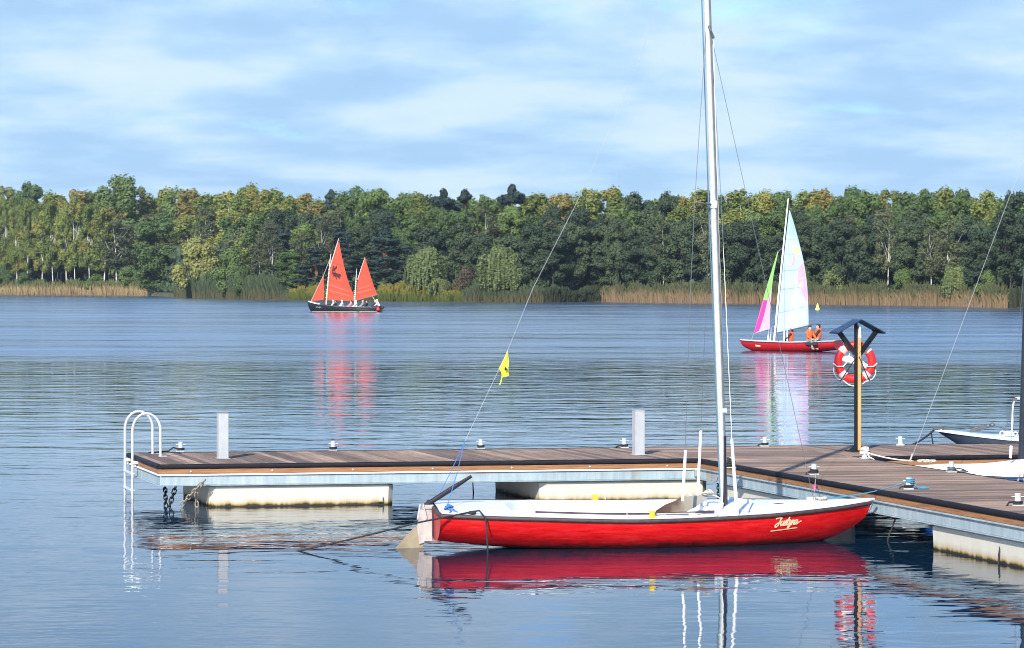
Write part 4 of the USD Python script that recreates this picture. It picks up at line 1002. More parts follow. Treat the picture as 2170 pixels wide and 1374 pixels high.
# dark shelf line along the near coaming
part(nb, 'coaming_trim', tube([nh.w(nh.L * t, -(float(nh.b(t)) - 0.235), float(nh.z(t)) + 0.042) for t in np.linspace(0.21, 0.62, 18)], 0.018, 6), rub_rail)
part(nb, 'thwart', cbox(nh.w(2.5, 0, 0.27), nh.ax * 0.14, nh.ay * 0.60, V(0, 0, 0.02)), gelcoat)
part(nb, 'mast_deck', cbox(nh.w(4.28, 0, 0.475), nh.ax * 0.34, nh.ay * 0.5, V(0, 0, 0.035), 0.02), gelcoat)
# centreboard raised in its case
cs_ = [nh.w(x, 0.06 + 0.10 * (z - 0.4), z) for x, z in ((3.14, 0.385), (3.22, 0.46), (3.36, 0.545), (3.52, 0.605), (3.72, 0.66), (3.92, 0.68), (4.00, 0.67), (3.96, 0.60), (3.80, 0.50), (3.62, 0.42), (3.5, 0.38))]
part(nb, 'centreboard', hull_pts([p + nh.ay * o for p in cs_ for o in (-0.012, 0.012)]), board_brown)
part(nb, 'centreboard_case', cbox(nh.w(3.5, 0.06, 0.28), nh.ax * 0.42, nh.ay * 0.035, V(0, 0, 0.12), 0.01), gelcoat)
for xl, side in ((2.47, 1), (2.98, -1)):
    q = nh.w(xl, side * (float(nh.b(xl / 6.45)) - 0.13), float(nh.z(xl / 6.45)) + 0.065)
    part(nb, 'cam_cleat', cat(cbox(q, nh.ax * 0.032, nh.ay * 0.03, V(0, 0, 0.035), 0.008), cbox(q + V(0, 0, -0.045), nh.ax * 0.05, nh.ay * 0.04, V(0, 0, 0.012), 0.004), cbox(q + V(0, 0, 0.03), nh.ax * 0.045, nh.ay * 0.03, V(0, 0, 0.010), 0.004)), yellow_plastic)
# mast
MD = nh.org[1] + 4.2 * math.sin(N_ANG)
m0, m1 = W(1534, 1078, MD), W(1489.5, -228, MD)
mast = part(nb, 'mast', tube([m0 + (m1 - m0) * t for t in np.linspace(0, 1, 14)], [0.056] * 12 + [0.05, 0.042], 14, 0.85, up=(0, 1, 0)), alu, smooth=50)
mx = lambda py: m0 + (m1 - m0) * ((m0[2] - (CAM_H - (py - HZ) * MD / F)) / (m0[2] - m1[2]))
part(mast, 'sail_track', tube([mx(1070) + V(0.045, -0.045, 0), mx(-200) + V(0.045, -0.045, 0)], 0.012, 6), dark_wire)
part(mast, 'mast_fitting', tube([mx(56) + V(0.01, -0.07, 0), mx(66) + V(0.035, -0.075, 0), mx(82) + V(0.07, -0.03, 0)], [0.016, 0.018, 0.03], 7), dark_wire)
part(mast, 'gooseneck', cbox(mx(870) + V(0.06, -0.04, 0), V(0.03, 0, 0), V(0, 0.03, 0), V(0, 0, 0.03)), galv)
spc = mx(434)
for tip in (W(1472, 431, MD - 0.42), W(1529, 434, MD + 0.42)): part(mast, 'spreader', tube([spc, tip], [0.017, 0.011], 7), dark_wire)
part(mast, 'spreader_bracket', cbox(spc, V(0.05, 0, 0), V(0, 0.07, 0), V(0, 0, 0.055), 0.01), galv)
part(nb, 'mast_step', cbox(nh.w(4.21, 0, 0.525), nh.ax * 0.11, nh.ay * 0.10, V(0, 0, 0.02)), galv)
def stay(par, name, pts, r, mat): return part(par, name, tube(pts, r, 5), mat)
nd, fd = MD - 0.62, MD + 0.62
stay(nb, 'shroud', [mx(30), W(1472, 431, MD - 0.42), W(1463, 620, MD - 0.5), W(1452, 955, nd)], 0.0045, dark_wire)
stay(nb, 'shroud', [mx(150) + V(0.06, 0, 0), W(1529, 434, MD + 0.42), W(1551, 932, nd - 0.1)], 0.0045, white_rope)
stay(nb, 'shroud', [mx(120) - V(0.06, 0, 0), W(1502, 500, MD + 0.2), W(1485, 913, fd)], 0.003, dark_wire)
part(nb, 'shroud_tube', tube([W(1453, 954, nd), W(1446.5, 1062, nd)], 0.022, 8), white_pvc, smooth=50)
part(nb, 'shroud_tube', tube([W(1485.5, 913, fd), W(1477.5, 1062, fd)], 0.022, 8), white_pvc, smooth=50)
part(nb, 'shroud_tube', tube([W(1551, 932, nd - 0.1), W(1562, 1092, nd - 0.1)], [0.022, 0.027], 8), white_pvc, smooth=50)
part(nb, 'boom_tube', tube([W(1536.5, 924, MD - 0.12), W(1534.5, 1086, MD - 0.2)], 0.019, 8), grey_pvc, smooth=50)
bowp = nh.w(5.55, 0, 0.60)
stay(nb, 'forestay', [mx(85) + V(0.06, 0, 0), bowp], 0.004, dark_wire)
for o, mt in ((-0.066, teal_rope), (-0.074, dark_wire)):
    stay(nb, 'halyard', [mx(-200) + V(o, -0.03, 0), mx(500) + V(o * 1.0, -0.03, 0), mx(1050) + V(o * 0.8, -0.05, 0)], 0.0055, mt)
stay(nb, 'halyard', [mx(85) + V(0.075, -0.03, 0), mx(420) + V(0.062, -0.03, 0), mx(900) + V(0.055, -0.03, 0)], 0.005, white_rope)
# backstay: single wire above, blue bridle to both quarters below
bk = W(985, 936, nh.org[1] + 0.25)
stay(nb, 'backstay', [m1, W(1400, 0, MD - 0.1), W(1335, 180, MD - 0.1), W(1222, 430, MD - 0.15), W(1130, 610, MD - 0.2), W(1072, 752, MD - 0.25), bk], 0.0033, wire)
for p1_, nm_ in ((nh.w(0.08, 0.52, 0.55), 'bridle'), (nh.w(0.12, -0.40, 0.65), 'bridle')):
    stay(nb, 'bridle', [bk, (bk + p1_) / 2 + V(0.01, 0, 0), p1_], 0.0055, blue_rope)
part(nb, 'bridle_knot', cat(*[torus(nh.w(0.12, -0.40, 0.63) + V(0.02 * i, 0.01 * i, 0.012 * i), 0.045, 0.012, (0.5 * i - 0.5, 0.3, 1), 14, 5) for i in range(3)],
     tube([nh.w(0.12, -0.4, 0.63), nh.w(0.16, -0.5, 0.60), nh.w(0.13, -0.55, 0.585)], 0.009, 5), tube([nh.w(0.12, -0.4, 0.63), nh.w(0.22, -0.52, 0.60), nh.w(0.25, -0.53, 0.585)], 0.009, 5)), blue_rope)
part(nb, 'rope_heap', cat(*[torus(nh.w(3.92 + 0.05 * i, -0.36 + 0.03 * math.sin(i * 2), 0.47 + 0.012 * i), 0.07 + 0.01 * (i % 2), 0.013, (0.4 * math.sin(i), 0.4 * math.cos(i * 2), 1), 16, 5) for i in range(5)],
     tube([nh.w(3.75, -0.45, 0.46), nh.w(3.95, -0.40, 0.50), nh.w(4.1, -0.34, 0.56), nh.w(4.18, -0.1, 0.60)], 0.011, 5), cbox(nh.w(3.98, -0.38, 0.47), nh.ax * 0.15, nh.ay * 0.07, V(0, 0, 0.03), 0.02)), beige_rope)
part(nb, 'rope_heap', cat(*[torus(nh.w(3.95 + 0.04 * i, 0.05, 0.70 + 0.01 * i), 0.055, 0.012, (0.4 * i, 0.4, 1), 14, 5) for i in range(3)], tube([nh.w(4.0, 0.05, 0.7), nh.w(4.12, 0.0, 0.66), nh.w(4.2, 0.0, 0.60)], 0.01, 5)), beige_rope)
part(nb, 'bow_cleat', cat(cbox(nh.w(5.52, 0.05, 0.60), nh.ax * 0.06, nh.ay * 0.03, V(0, 0, 0.03), 0.01), torus(nh.w(5.66, 0.04, 0.60), 0.06, 0.014, (0.3, 0.2, 1), 14, 5), torus(nh.w(5.70, 0.0, 0.61), 0.05, 0.014, (-0.2, 0.4, 1), 14, 5)), beige_rope)
for sd_ in (-1, 1):
    part(nb, 'splash_rail', hull_pts([nh.w(x, sd_ * y, z) for x, y, z in ((4.62, 0.02, 0.55), (4.62, 0.02, 0.60), (4.64, 0.02, 0.60), (4.40, 0.60, 0.52), (4.40, 0.60, 0.565), (4.42, 0.60, 0.565))]), gelcoat)
    part(nb, 'jib_track', cbox(nh.w(3.35, sd_ * 0.72, 0.535), nh.ax * 0.16, nh.ay * 0.012, V(0, 0, 0.006), 0.003), dark_wire)
    part(nb, 'deck_eye', torus(nh.w(2.62, sd_ * 0.74, 0.545), 0.022, 0.006, (1, 0, 0.2), 12, 5), steel)
    part(nb, 'chain_plate', cbox(nh.w(3.9, sd_ * 0.74, 0.55), nh.ax * 0.02, nh.ay * 0.006, V(0, 0, 0.045), 0.003), steel)
part(nb, 'sheet', tube([nh.w(x, y, z) for x, y, z in ((3.0, -0.70, 0.545), (3.3, -0.66, 0.54), (3.6, -0.69, 0.545), (3.75, -0.60, 0.50), (3.8, -0.45, 0.47))], 0.008, 5), beige_rope, smooth=True)
part(nb, 'sheet', tube([nh.w(x, y, z) for x, y, z in ((1.2, 0.2, 0.14), (1.5, 0.3, 0.15), (1.9, 0.1, 0.14), (2.3, 0.25, 0.15), (2.45, 0.4, 0.32))], 0.009, 5), blue_rope, smooth=True)
part(nb, 'bailer_hatch', lathe([(0, 0), (0.075, 0), (0.07, 0.012), (0, 0.014)], 18, nh.w(0.62, 0.30, 0.565)), white_pvc, smooth=30)
part(nb, 'foredeck_hatch', lathe([(0, 0), (0.09, 0), (0.085, 0.012), (0, 0.014)], 18, nh.w(5.0, -0.05, 0.575)), white_pvc, smooth=30)
# rudder
rd = part(nb, 'rudder_head', hull_pts([nh.w(x, y, z) for x, z in ((-0.05, 0.55), (-0.20, 0.55), (-0.25, 0.28), (-0.22, 0.06), (-0.04, 0.10)) for y in (-0.035, 0.035)]), dirty_white)
part(rd, 'rudder_cheek', cbox(nh.w(-0.10, -0.045, 0.30), nh.ax * 0.06, nh.ay * 0.008, V(0, 0, 0.20), 0.004), dirty_white)
part(rd, 'pintle', cat(cbox(nh.w(-0.10, 0, 0.58), nh.ax * 0.08, nh.ay * 0.05, V(0, 0, 0.03)), tube([nh.w(-0.17, -0.05, 0.63), nh.w(-0.12, -0.05, 0.42)], 0.014, 6), tube([nh.w(-0.20, 0.04, 0.61), nh.w(-0.24, 0.0, 0.40)], 0.014, 6)), dirty_white)
part(nb, 'rudder_blade', hull_pts([nh.w(x, y, z) for x, z in ((-0.22, 0.33), (-0.12, 0.12), (-0.20, -0.06), (-0.58, -0.14), (-0.62, -0.08), (-0.34, 0.24)) for y in (-0.012, 0.012)]), rudder_beige)
part(nb, 'tiller', tube([nh.w(-0.16, 0, 0.58), nh.w(0.22, 0, 0.82), nh.w(0.52, -0.02, 1.01)], [0.036, 0.036, 0.022], 10, 0.7), grey_pvc, smooth=50)
part(nb, 'fairlead', lathe([(0, 0), (0.05, 0), (0.06, 0.02), (0.04, 0.045), (0, 0.05)], 14, nh.w(0.44, -0.60, 0.565)), black_rope, smooth=40)

# lettering on the bow
STK = [[(-.15, .93), (.2, 1.02), (.62, .95)], [(.55, 1.0), (.42, .42), (.3, -.02), (.1, -.14), (-.04, .04), (.12, .26), (.5, .42)], [(.72, .55), (.66, .16), (.75, 0), (.9, .12), (1.03, .55)], [(1.03, .55), (.97, .1), (1.08, 0)],
       [(1.08, 0), (1.32, .62), (1.38, .25), (1.3, 0), (1.15, .08)], [(1.64, .95), (1.5, .15), (1.58, 0), (1.7, .06)], [(1.4, .62), (1.8, .64)], [(1.84, .55), (1.8, .15), (1.9, .04), (2.12, .55)], [(2.12, .55), (1.98, -.2), (1.82, -.38), (1.75, -.25), (2.15, .1)],
       [(2.24, .55), (2.16, 0)], [(2.18, .2), (2.34, .52), (2.46, .48), (2.42, .08), (2.5, 0)], [(2.86, .45), (2.68, .55), (2.56, .25), (2.64, 0), (2.8, .15), (2.88, .52)], [(2.88, .52), (2.84, .08), (2.94, .04), (3.1, .22), (3.42, .34)], [(-.36, -.60), (3.1, -.46)]]
def smooth_line(p):
    p = np.array(p, float)
    if len(p) < 3: return p
    t = np.arange(len(p)); q = np.linspace(0, len(p) - 1, 6 * len(p))
    return np.stack([PchipInterpolator(t, p[:, 0])(q), PchipInterpolator(t, p[:, 1])(q)], 1)
lu = W(1653, 1113, nh.org[1] + 0.0); L0 = 4.80
vs_ = np.array([nh.sec(t, -a) for t in np.linspace(0.70, 0.97, 40) for a in np.linspace(0.2, 1, 30)])
def on_hull(x, z): return griddata(vs_[:, [0, 2]], vs_[:, 1], np.stack([x, z], 1), method='linear', fill_value=-0.3)
polys = unary_union([LineString(smooth_line([(x + 0.25 * y, y) for x, y in k])).buffer(0.075 if i != 13 else 0.06, quad_segs=3) for i, k in enumerate(STK)])
let = []
for g in getattr(polys, 'geoms', [polys]):
    m = trimesh.creation.extrude_polygon(g, 0.02, engine='earcut')
    m = m.subdivide_to_size(0.25) if len(m.faces) < 3000 else m
    let.append(m)
lm = cat(*let); LS = 0.118
lx = 4.80 + lm.vertices[:, 0] * LS; lz = 0.330 + lm.vertices[:, 1] * LS + (lx - 4.80) * 0.02
ly = on_hull(lx, lz) - 0.003 - lm.vertices[:, 2] * 0.1
lmesh = trimesh.Trimesh([nh.w(a, b, c) for a, b, c in zip(lx, ly, lz)], lm.faces, process=False)
part(nb, 'name_lettering', lmesh, cream, label='cream handwritten name lettering Justyna with underline')

# pennant on the backstay, and ropes of the near dinghy
pd = MD - 0.3
pz = lambda x, y, d=0.0: W(x, y, pd + d)
pen_pts = [pz(1076, 743), pz(1078, 760, .02), pz(1077, 778, -.04), pz(1078, 797, .0), pz(1064, 800, .02), pz(1062, 788, -.02), pz(1057, 782, .0), pz(1062, 772, .03), pz(1068, 762, -.02)]
pen = trimesh.Trimesh(pen_pts + [pz(1070, 780, -0.05)], [[9, i, (i + 1) % 9] for i in range(9)], process=False)
pm = cat(pen, trimesh.Trimesh(pen.vertices + V(0, 0.004, 0), pen.faces[:, ::-1], process=False))
pnn = thing('yellow_pennant', 'small yellow pennant tied to the slanting backstay', 'flag', pz(1068, 775))
part(pnn, 'cloth', pm, yellow_cloth)
part(pnn, 'tie', tube([pz(1064, 798), pz(1062, 808, .01), pz(1059, 816)], 0.008, 5), yellow_cloth)
part(pnn, 'dark_patch', hull_pts([pz(1069, 775, -.075), pz(1077, 785, -.06), pz(1069, 785, -.075), pz(1069, 775, -.07), pz(1077, 785, -.055), pz(1069, 785, -.07)]), dark_cloth)
f0 = nh.w(0.44, -0.60, 0.60)
rope('mooring_line', list(sag(f0, W(885, 1108, nh.org[1] - 0.9), 0.0, 3))[:-1] + list(sag(W(885, 1108, nh.org[1] - 0.9), G(618, 1171, -0.02), 0.01, 14)), 0.0125, black_rope, 'black mooring line running from the red dinghy\'s stern into the water on the left')
rope('hanging_rope', [f0, f0 + V(0.10, -0.04, 0.02), nh.w(0.60, -0.79, 0.54), nh.w(0.62, -0.84, 0.22), nh.w(0.64, -0.80, -0.1)], 0.013, black_rope, 'black rope hanging down over the red dinghy\'s side near the stern')
bt = bols[7].b
rope('mooring_line', sag(bt + V(-0.05, 0, 0.10), nh.w(5.66, 0.04, 0.61), 0.05), 0.0085, teal_rope, 'teal mooring line from the red bow to the branch bollard')
bt = bols[6].b
pt = sag(bt + V(0.02, -0.06, 0.02), nh.w(5.58, 0.06, 0.64), 0.0)
rope('mooring_line', pt, 0.006, beige_rope, 'thin cord from the red bow up to the bollard with a pink tag')
solo('pink_tag', hull_pts(np.vstack([cbox(pt[8], V(0.03, 0, 0.012), V(0, 0.012, 0), V(-0.01, 0, 0.03)).vertices, cbox(pt[9], V(0.016, 0, 0.01), V(0, 0.006, 0), V(-0.006, 0, 0.035)).vertices])), pink_tape, 'pink tape tag on the thin cord above the red bow', 'tag')
rope('hanging_rope', [J(5.28, WID, ZD - 0.05) , W(1001, 1010, 45.6), W(1003, 1040, 45.5), W(1005, 1075, 45.4)], 0.012, black_rope, 'dark rope hanging under the long jetty behind the tiller')

# ---- people
def capsules(js, bones, edge=0.03):
    M_ = m3.Manifold()
    for a, b in bones:
        pa, ra = js[a]; pb, rb = js[b]
        s1 = m3.Manifold.sphere(ra, 12).translate(tuple(map(float, pa))); s2 = m3.Manifold.sphere(rb, 12).translate(tuple(map(float, pb)))
        M_ = M_ + m3.Manifold.batch_hull([s1, s2])
    v, f = arr(M_)
    return trimesh.Trimesh(v, f, process=True)

def person(loc, face, lean, label, top, legs, hat, vest=None, arm=(0.35, -0.1), k=1.0, group=None):
    """seated figure; face = heading (radians), hips at loc"""
    fx = V(math.cos(face), math.sin(face), 0); sd = V(-fx[1], fx[0], 0); up = V(0, 0, 1)
    o = np.asarray(loc, float)
    def p(f, s, u): return o + (fx * f + sd * s + up * u) * k
    tl = lambda u: lean * u
    js = {'hip': (p(0, 0, 0.06), .135 * k), 'waist': (p(tl(.22), 0, .24), .115 * k), 'chest': (p(tl(.42), 0, .42), .135 * k), 'neck': (p(tl(.58), 0, .57), .055 * k), 'head': (p(tl(.66) + .03, 0, .69), .088 * k), 'crown': (p(tl(.7) + .015, 0, .755), .085 * k), 'chin': (p(tl(.62) + .075, 0, .645), .045 * k), 'nose': (p(tl(.66) + .118, 0, .685), .016 * k)}
    bones = [('hip', 'waist'), ('waist', 'chest'), ('chest', 'neck'), ('neck', 'head'), ('head', 'crown'), ('head', 'chin'), ('head', 'nose')]
    for q, n in ((1, 'l'), (-1, 'r')):
        js['sh' + n] = (p(tl(.5), .17 * q, .49), .062 * k); js['el' + n] = (p(tl(.4) + arm[0] * .5, .22 * q, .26), .046 * k); js['wr' + n] = (p(tl(.3) + arm[0] * 1.05, .16 * q, .24 + arm[1]), .032 * k)
        js['th' + n] = (p(.05, .09 * q, .03), .095 * k); js['kn' + n] = (p(.42, .12 * q, .06), .068 * k); js['an' + n] = (p(.46, .12 * q, -.34), .045 * k); js['to' + n] = (p(.60, .13 * q, -.39), .036 * k)
        js['ear' + n] = (p(tl(.66) + .02, .09 * q, .69), .02 * k)
        bones += [('chest', 'sh' + n), ('sh' + n, 'el' + n), ('el' + n, 'wr' + n), ('th' + n, 'kn' + n), ('kn' + n, 'an' + n), ('an' + n, 'to' + n), ('hip', 'th' + n), ('head', 'ear' + n)]
        w0 = np.array(js['wr' + n][0])
        js['pm' + n] = (w0 + fx * .06 * k, .026 * k); bones.append(('wr' + n, 'pm' + n))
        for i in range(4):
            a, b = f'f{n}{i}a', f'f{n}{i}b'
            js[a] = (w0 + (fx * .085 + sd * (.027 - .018 * i) * q) * k, .0105 * k); js[b] = (w0 + (fx * (.135 + .012 * (i in (1, 2))) + sd * (.03 - .02 * i) * q - up * .035) * k, .009 * k)
            bones += [('pm' + n, a), (a, b)]
        js['tb' + n] = (w0 + (fx * .07 - sd * .045 * q + up * .01) * k, .011 * k); bones.append(('wr' + n, 'tb' + n))
    t = thing('person', label, 'person', o, group)
    part(t, 'body', capsules(js, bones), skin, smooth=True)
    g = {a: (b[0], b[1] + .014 * k) for a, b in js.items()}
    g['neck'] = (p(tl(.52), 0, .52), .07 * k)
    part(t, 'jacket', capsules(g, [('hip', 'waist'), ('waist', 'chest'), ('chest', 'neck')] + [b for n in 'lr' for b in (('chest', 'sh' + n), ('sh' + n, 'el' + n), ('el' + n, 'wr' + n))]), top, smooth=True)
    part(t, 'trousers', capsules(g, [b for n in 'lr' for b in (('hip', 'th' + n), ('th' + n, 'kn' + n), ('kn' + n, 'an' + n), ('an' + n, 'to' + n))]), legs, smooth=True)
    h = {'a': (p(tl(.7) - .015, 0, .74), .098 * k), 'b': (p(tl(.66) - .03, 0, .69), .085 * k), 'c': (p(tl(.7) + .04, 0, .785), .072 * k)}
    part(t, 'cap' if hat is not dark_hair else 'hair', capsules(h, [('a', 'b'), ('a', 'c')]), hat, smooth=True)
    if vest is not None:
        vj = {'a': (p(tl(.2), 0, .16), .155 * k), 'b': (p(tl(.42), 0, .42), .178 * k), 'l': (p(tl(.52), .13, .50), .085 * k), 'r': (p(tl(.52), -.13, .50), .085 * k), 'c': (p(tl(.5) - .10, 0, .56), .075 * k)}
        part(t, 'life_vest', capsules(vj, [('a', 'b'), ('b', 'l'), ('b', 'r'), ('b', 'c'), ('l', 'c'), ('r', 'c')]), vest, smooth=True)
    return t

# ---- the far dinghy with the pale sail
FS = F * CAM_H / (745.0 - HZ); f_ang = math.radians(32)
fax = V(-math.cos(f_ang), math.sin(f_ang), 0)        # towards its bow: left and away
fx0 = W(1770, 745, FS)
fx0[2] = 0
fh = omega((fx0[0], FS - 1.3, 0), math.pi - f_ang, 5.75)
fb = thing('sailing_dinghy', 'red sailing dinghy under a pale painted sail with three people aboard', 'sailboat', fh.org)
part(fb, 'hull', fh.shell(), far_red, smooth=60)
part(fb, 'transom', fh.transom(), faded_red)
part(fb, 'deck', fh.deck(0.14, 0.62, 0.2, 0.10), gelcoat, smooth=25)
for sd_ in (-1, 1): part(fb, 'rub_rail', fh.rail(sd_, 0.028), rub_rail, smooth=50)
part(fb, 'name_patch', hull_pts([fh.w(*(np.array(fh.sec(t, a)) + np.array([0, q, 0]))) for t in (0.74, 0.80) for a in (0.70, 0.80) for q in (0.004, 0.012)]), cream)
Dm = FS - 1.3 + math.sin(f_ang) * 0.62 * 5.75
def fp_(px, py): return W(px, py, Dm + (1641 - px) / 40.0 * math.tan(f_ang))
part(fb, 'mast', tube([fp_(1640, 726), fp_(1655, 575), fp_(1670.6, 421)], [0.055, 0.05, 0.035], 8), white_pvc, smooth=True)
part(fb, 'boom', tube([fp_(1642.5, 707), fp_(1720, 689)], 0.032, 8), dark_wire, smooth=True)
def sail(par, luff, leech, mat, n=16, m=8, belly=0.12, name='mainsail'):
    tl = np.linspace(0, 1, n)
    Lf = np.array(luff); Le = np.array(leech)
    ip = lambda Q: np.stack([PchipInterpolator(np.linspace(0, 1, len(Q)), Q[:, k])(tl) for k in range(3)], 1)
    A, B = ip(Lf), ip(Le)
    nrmv = nrm(np.cross(A[-1] - A[0], B[0] - A[0])); nrmv = nrmv if nrmv[1] > 0 else -nrmv
    q = np.linspace(0, 1, m)[None, :, None]
    wd = np.linalg.norm(B - A, axis=1)[:, None, None]
    P = A[:, None] * (1 - q) + B[:, None] * q + nrmv * belly * wd * 4 * q * (1 - q) * (1 - 0.3 * q)
    mesh = grid_mesh(P)
    mm = part(par, name, mesh, mat, smooth=True)
    mm.P = P; mm.n = nrmv
    return mm
pl = lambda pts: [fp_(*p) for p in pts]
ms_ = sail(fb, pl([(1646, 705.5), (1655.5, 600), (1664, 520), (1672.6, 446)]), pl([(1713.4, 689), (1711.5, 620), (1704, 560), (1691, 505), (1674, 446.5)]), pale_sail, belly=0.06)
def patch(sp, us, mat, name='sail_patch'):
    """painted shape laid on both faces of a sail; us = outline in (across, up) fractions"""
    pg = Polygon(us)
    m = trimesh.creation.extrude_polygon(pg, 0.001, engine='earcut').subdivide_to_size(0.12)
    n, k = sp.P.shape[:2]
    from scipy.ndimage import map_coordinates
    uv = m.vertices[:, :2]
    co = np.stack([np.clip(uv[:, 1], 0, 1) * (n - 1), np.clip(uv[:, 0], 0, 1) * (k - 1)])
    pos = np.stack([map_coordinates(sp.P[:, :, j], co, order=1, mode='nearest') for j in range(3)], 1)
    lift = np.where(m.vertices[:, 2] > 0.0005, 0.012, -0.012)[:, None]
    part(sp, name, trimesh.Trimesh(pos + sp.n * lift, m.faces, process=False), mat)
ell = lambda cx, cy, rx, ry: [(cx + rx * math.cos(a), cy + ry * math.sin(a)) for a in np.linspace(0, 2 * math.pi, 18, endpoint=False)]
patch(ms_, [(0.02, 0.77), (0.98, 0.77), (0.98, 0.995), (0.02, 0.995)], mint_sail)
patch(ms_, ell(0.66, 0.63, 0.24, 0.045), yellow_sail)
patch(ms_, [(0.60, 0.37), (0.70, 0.47), (0.97, 0.52), (0.985, 0.18), (0.90, 0.19), (0.74, 0.27)], pink_sail)
patch(ms_, ell(0.58, 0.355, 0.085, 0.03), white_pvc)
patch(ms_, ell(0.775, 0.315, 0.095, 0.032), yellow_sail)
patch(ms_, [(0.40, 0.49), (0.52, 0.60), (0.60, 0.575), (0.47, 0.47)], pink_sail)
patch(ms_, [(0.22, 0.01), (0.55, 0.35), (0.70, 0.24), (0.97, 0.17), (0.97, 0.01)], lilac_sail)
jb = sail(fb, pl([(1597.5, 707), (1620, 625), (1648, 534)]), pl([(1631, 697), (1632.5, 655), (1637, 600), (1649.5, 534.5)]), pink_sail, belly=0.05, name='jib')
patch(jb, [(0.0, 0.0), (0.30, 0.02), (0.46, 0.25), (0.55, 0.44), (0.0, 0.44)], magenta_sail)
patch(jb, [(0.0, 0.445), (0.60, 0.445), (0.97, 0.62), (0.97, 0.985), (0.0, 0.985)], lime_sail)
for v_ in (0.14, 0.30, 0.45, 0.60, 0.74): patch(ms_, [(0.02, v_ - 0.02), (0.98, v_), (0.98, v_ + 0.006), (0.02, v_ - 0.014)], seam_pale, 'sail_seam')
for v_ in (0.36, 0.58): patch(ms_, [(0.62, v_), (0.985, v_ + 0.012), (0.985, v_ + 0.022), (0.62, v_ + 0.010)], white_pvc, 'batten')
stay(fb, 'forestay', [fp_(1660, 525), fp_(1648, 534), fp_(1597.5, 707), fp_(1592, 722)], 0.012, wire)
stay(fb, 'shroud', [fp_(1661, 500), W(1661.5, 702, Dm - 0.5)], 0.008, wire)
for px_, d_ in ((1661.5, -0.5), (1668, -0.55), (1632, 0.6), (1627, 0.7)):
    part(fb, 'shroud_tube', tube([W(px_ + (0.4 if d_ < 0 else 2.5), 700 if d_ < 0 else 695, Dm + d_), W(px_, 728 if d_ < 0 else 724, Dm + d_)], 0.03, 6), white_pvc)
part(fb, 'tiller', tube([fh.w(0.05, 0, 0.62), fh.w(1.0, 0.05, 0.76)], 0.03, 7), dark_wire)
part(fb, 'cushion', cbox(W(1722, 729, FS - 1.2), fax * 0.36, V(0.1, 0.2, 0), V(0, 0, 0.10), 0.05), dark_cloth)
person(W(1674, 728, Dm - 0.35) + V(0, 0, 0.02), math.radians(165), -0.12, 'person in orange life vest sitting just behind the mast of the far red dinghy', dark_cloth, dark_cloth, dark_cloth, orange_vest, k=0.98)
person(W(1714, 728, FS - 0.9) + V(0, 0, 0.10), math.radians(-60), 0.12, 'dark-haired person in orange life vest, middle one of three in the far dinghy', orange_vest, grey_cloth, dark_hair, orange_vest)
person(W(1733, 727, FS - 0.6) + V(0, 0, 0.16), math.radians(185), -0.05, 'person in orange vest at the stern of the far dinghy, sitting highest', dark_cloth, grey_cloth, dark_hair, orange_vest)

# ---- the two-masted boat with red sails
DZ = F * CAM_H / (661.5 - HZ); d_ang = math.radians(14)
dh = Hull(9.0, [0, 0.12, 0.3, 0.55, 0.8, 0.93, 1.0], [0.55, 0.85, 1.1, 1.2, 0.95, 0.5, 0.03], [0.62, 0.60, 0.62, 0.70, 0.95, 1.16, 1.30], [-0.10, -0.25, -0.3, -0.3, -0.25, -0.1, 0.0], 0.45,
          ((806.5 - CX) * DZ / F, DZ - 1.0, 0), math.pi - d_ang, pw=(0.6, 1.1))
db = thing('lug_sailboat', 'black open boat with two masts and three red sails full of people', 'sailboat', dh.org)
hull_black = simple('black_hull', (0.014, 0.017, 0.022), 0.35)
part(db, 'hull', dh.shell(), hull_black, smooth=60)
part(db, 'transom', dh.transom(), hull_black)
part(db, 'deck', dh.deck(0.05, 0.80, 0.12, 0.12), hull_black, smooth=25)
for sd_ in (-1, 1):
    part(db, 'rub_rail', dh.rail(sd_, 0.03), dark_wire, smooth=True)
    part(db, 'bow_stripe', tube([dh.gun(t, sd_, 0.01, -0.02) for t in np.linspace(0.80, 0.985, 8)], 0.07, 6), white_pvc, smooth=True)
    wlp = []
    for t in np.linspace(0.02, 0.97, 30):
        a = next(a for a in np.linspace(1, 0, 200) if dh.sec(t, a)[2] < 0.07)
        wlp.append(dh.w(*dh.sec(t, sd_ * a)))
    part(db, 'boot_stripe', tube(wlp, 0.045, 6), simple('boot_stripe' + str(sd_ + 1), (0.45, 0.36, 0.28), 0.5), smooth=True)
    part(db, 'bow_emblem', cat(*[tube([dh.w(*(np.array(dh.sec(t, sd_ * 0.8)) + np.array([0, 0.02 * sd_, 0]))), dh.w(*(np.array(dh.sec(t + 0.03, sd_ * 0.7)) + np.array([0, 0.02 * sd_, 0])))], 0.03, 5) for t in (0.78, 0.80, 0.83)]), dirty_white)
Dd = DZ - 1.0 + math.sin(d_ang) * 4.5
def dp(px, py, d=0.0): return W(px, py, Dd + (728 - px) / 17.86 * math.tan(d_ang) + d)
dl = lambda pts: [dp(*p) for p in pts]
mast_wood = simple('pale_spar', (0.62, 0.52, 0.42), 0.5)
part(db, 'main_mast', tube(dl([(690.2, 655), (696, 590), (701, 539)]), [0.085, 0.075, 0.05], 8), mast_wood, smooth=True)
part(db, 'mizzen_mast', tube(dl([(750.8, 657), (753.5, 610), (756, 570)]), [0.075, 0.065, 0.04], 8), mast_wood, smooth=True)
part(db, 'main_yard', tube(dl([(699.5, 566), (709, 535), (718, 505)]), [0.06, 0.06, 0.04], 8), mast_wood, smooth=True)
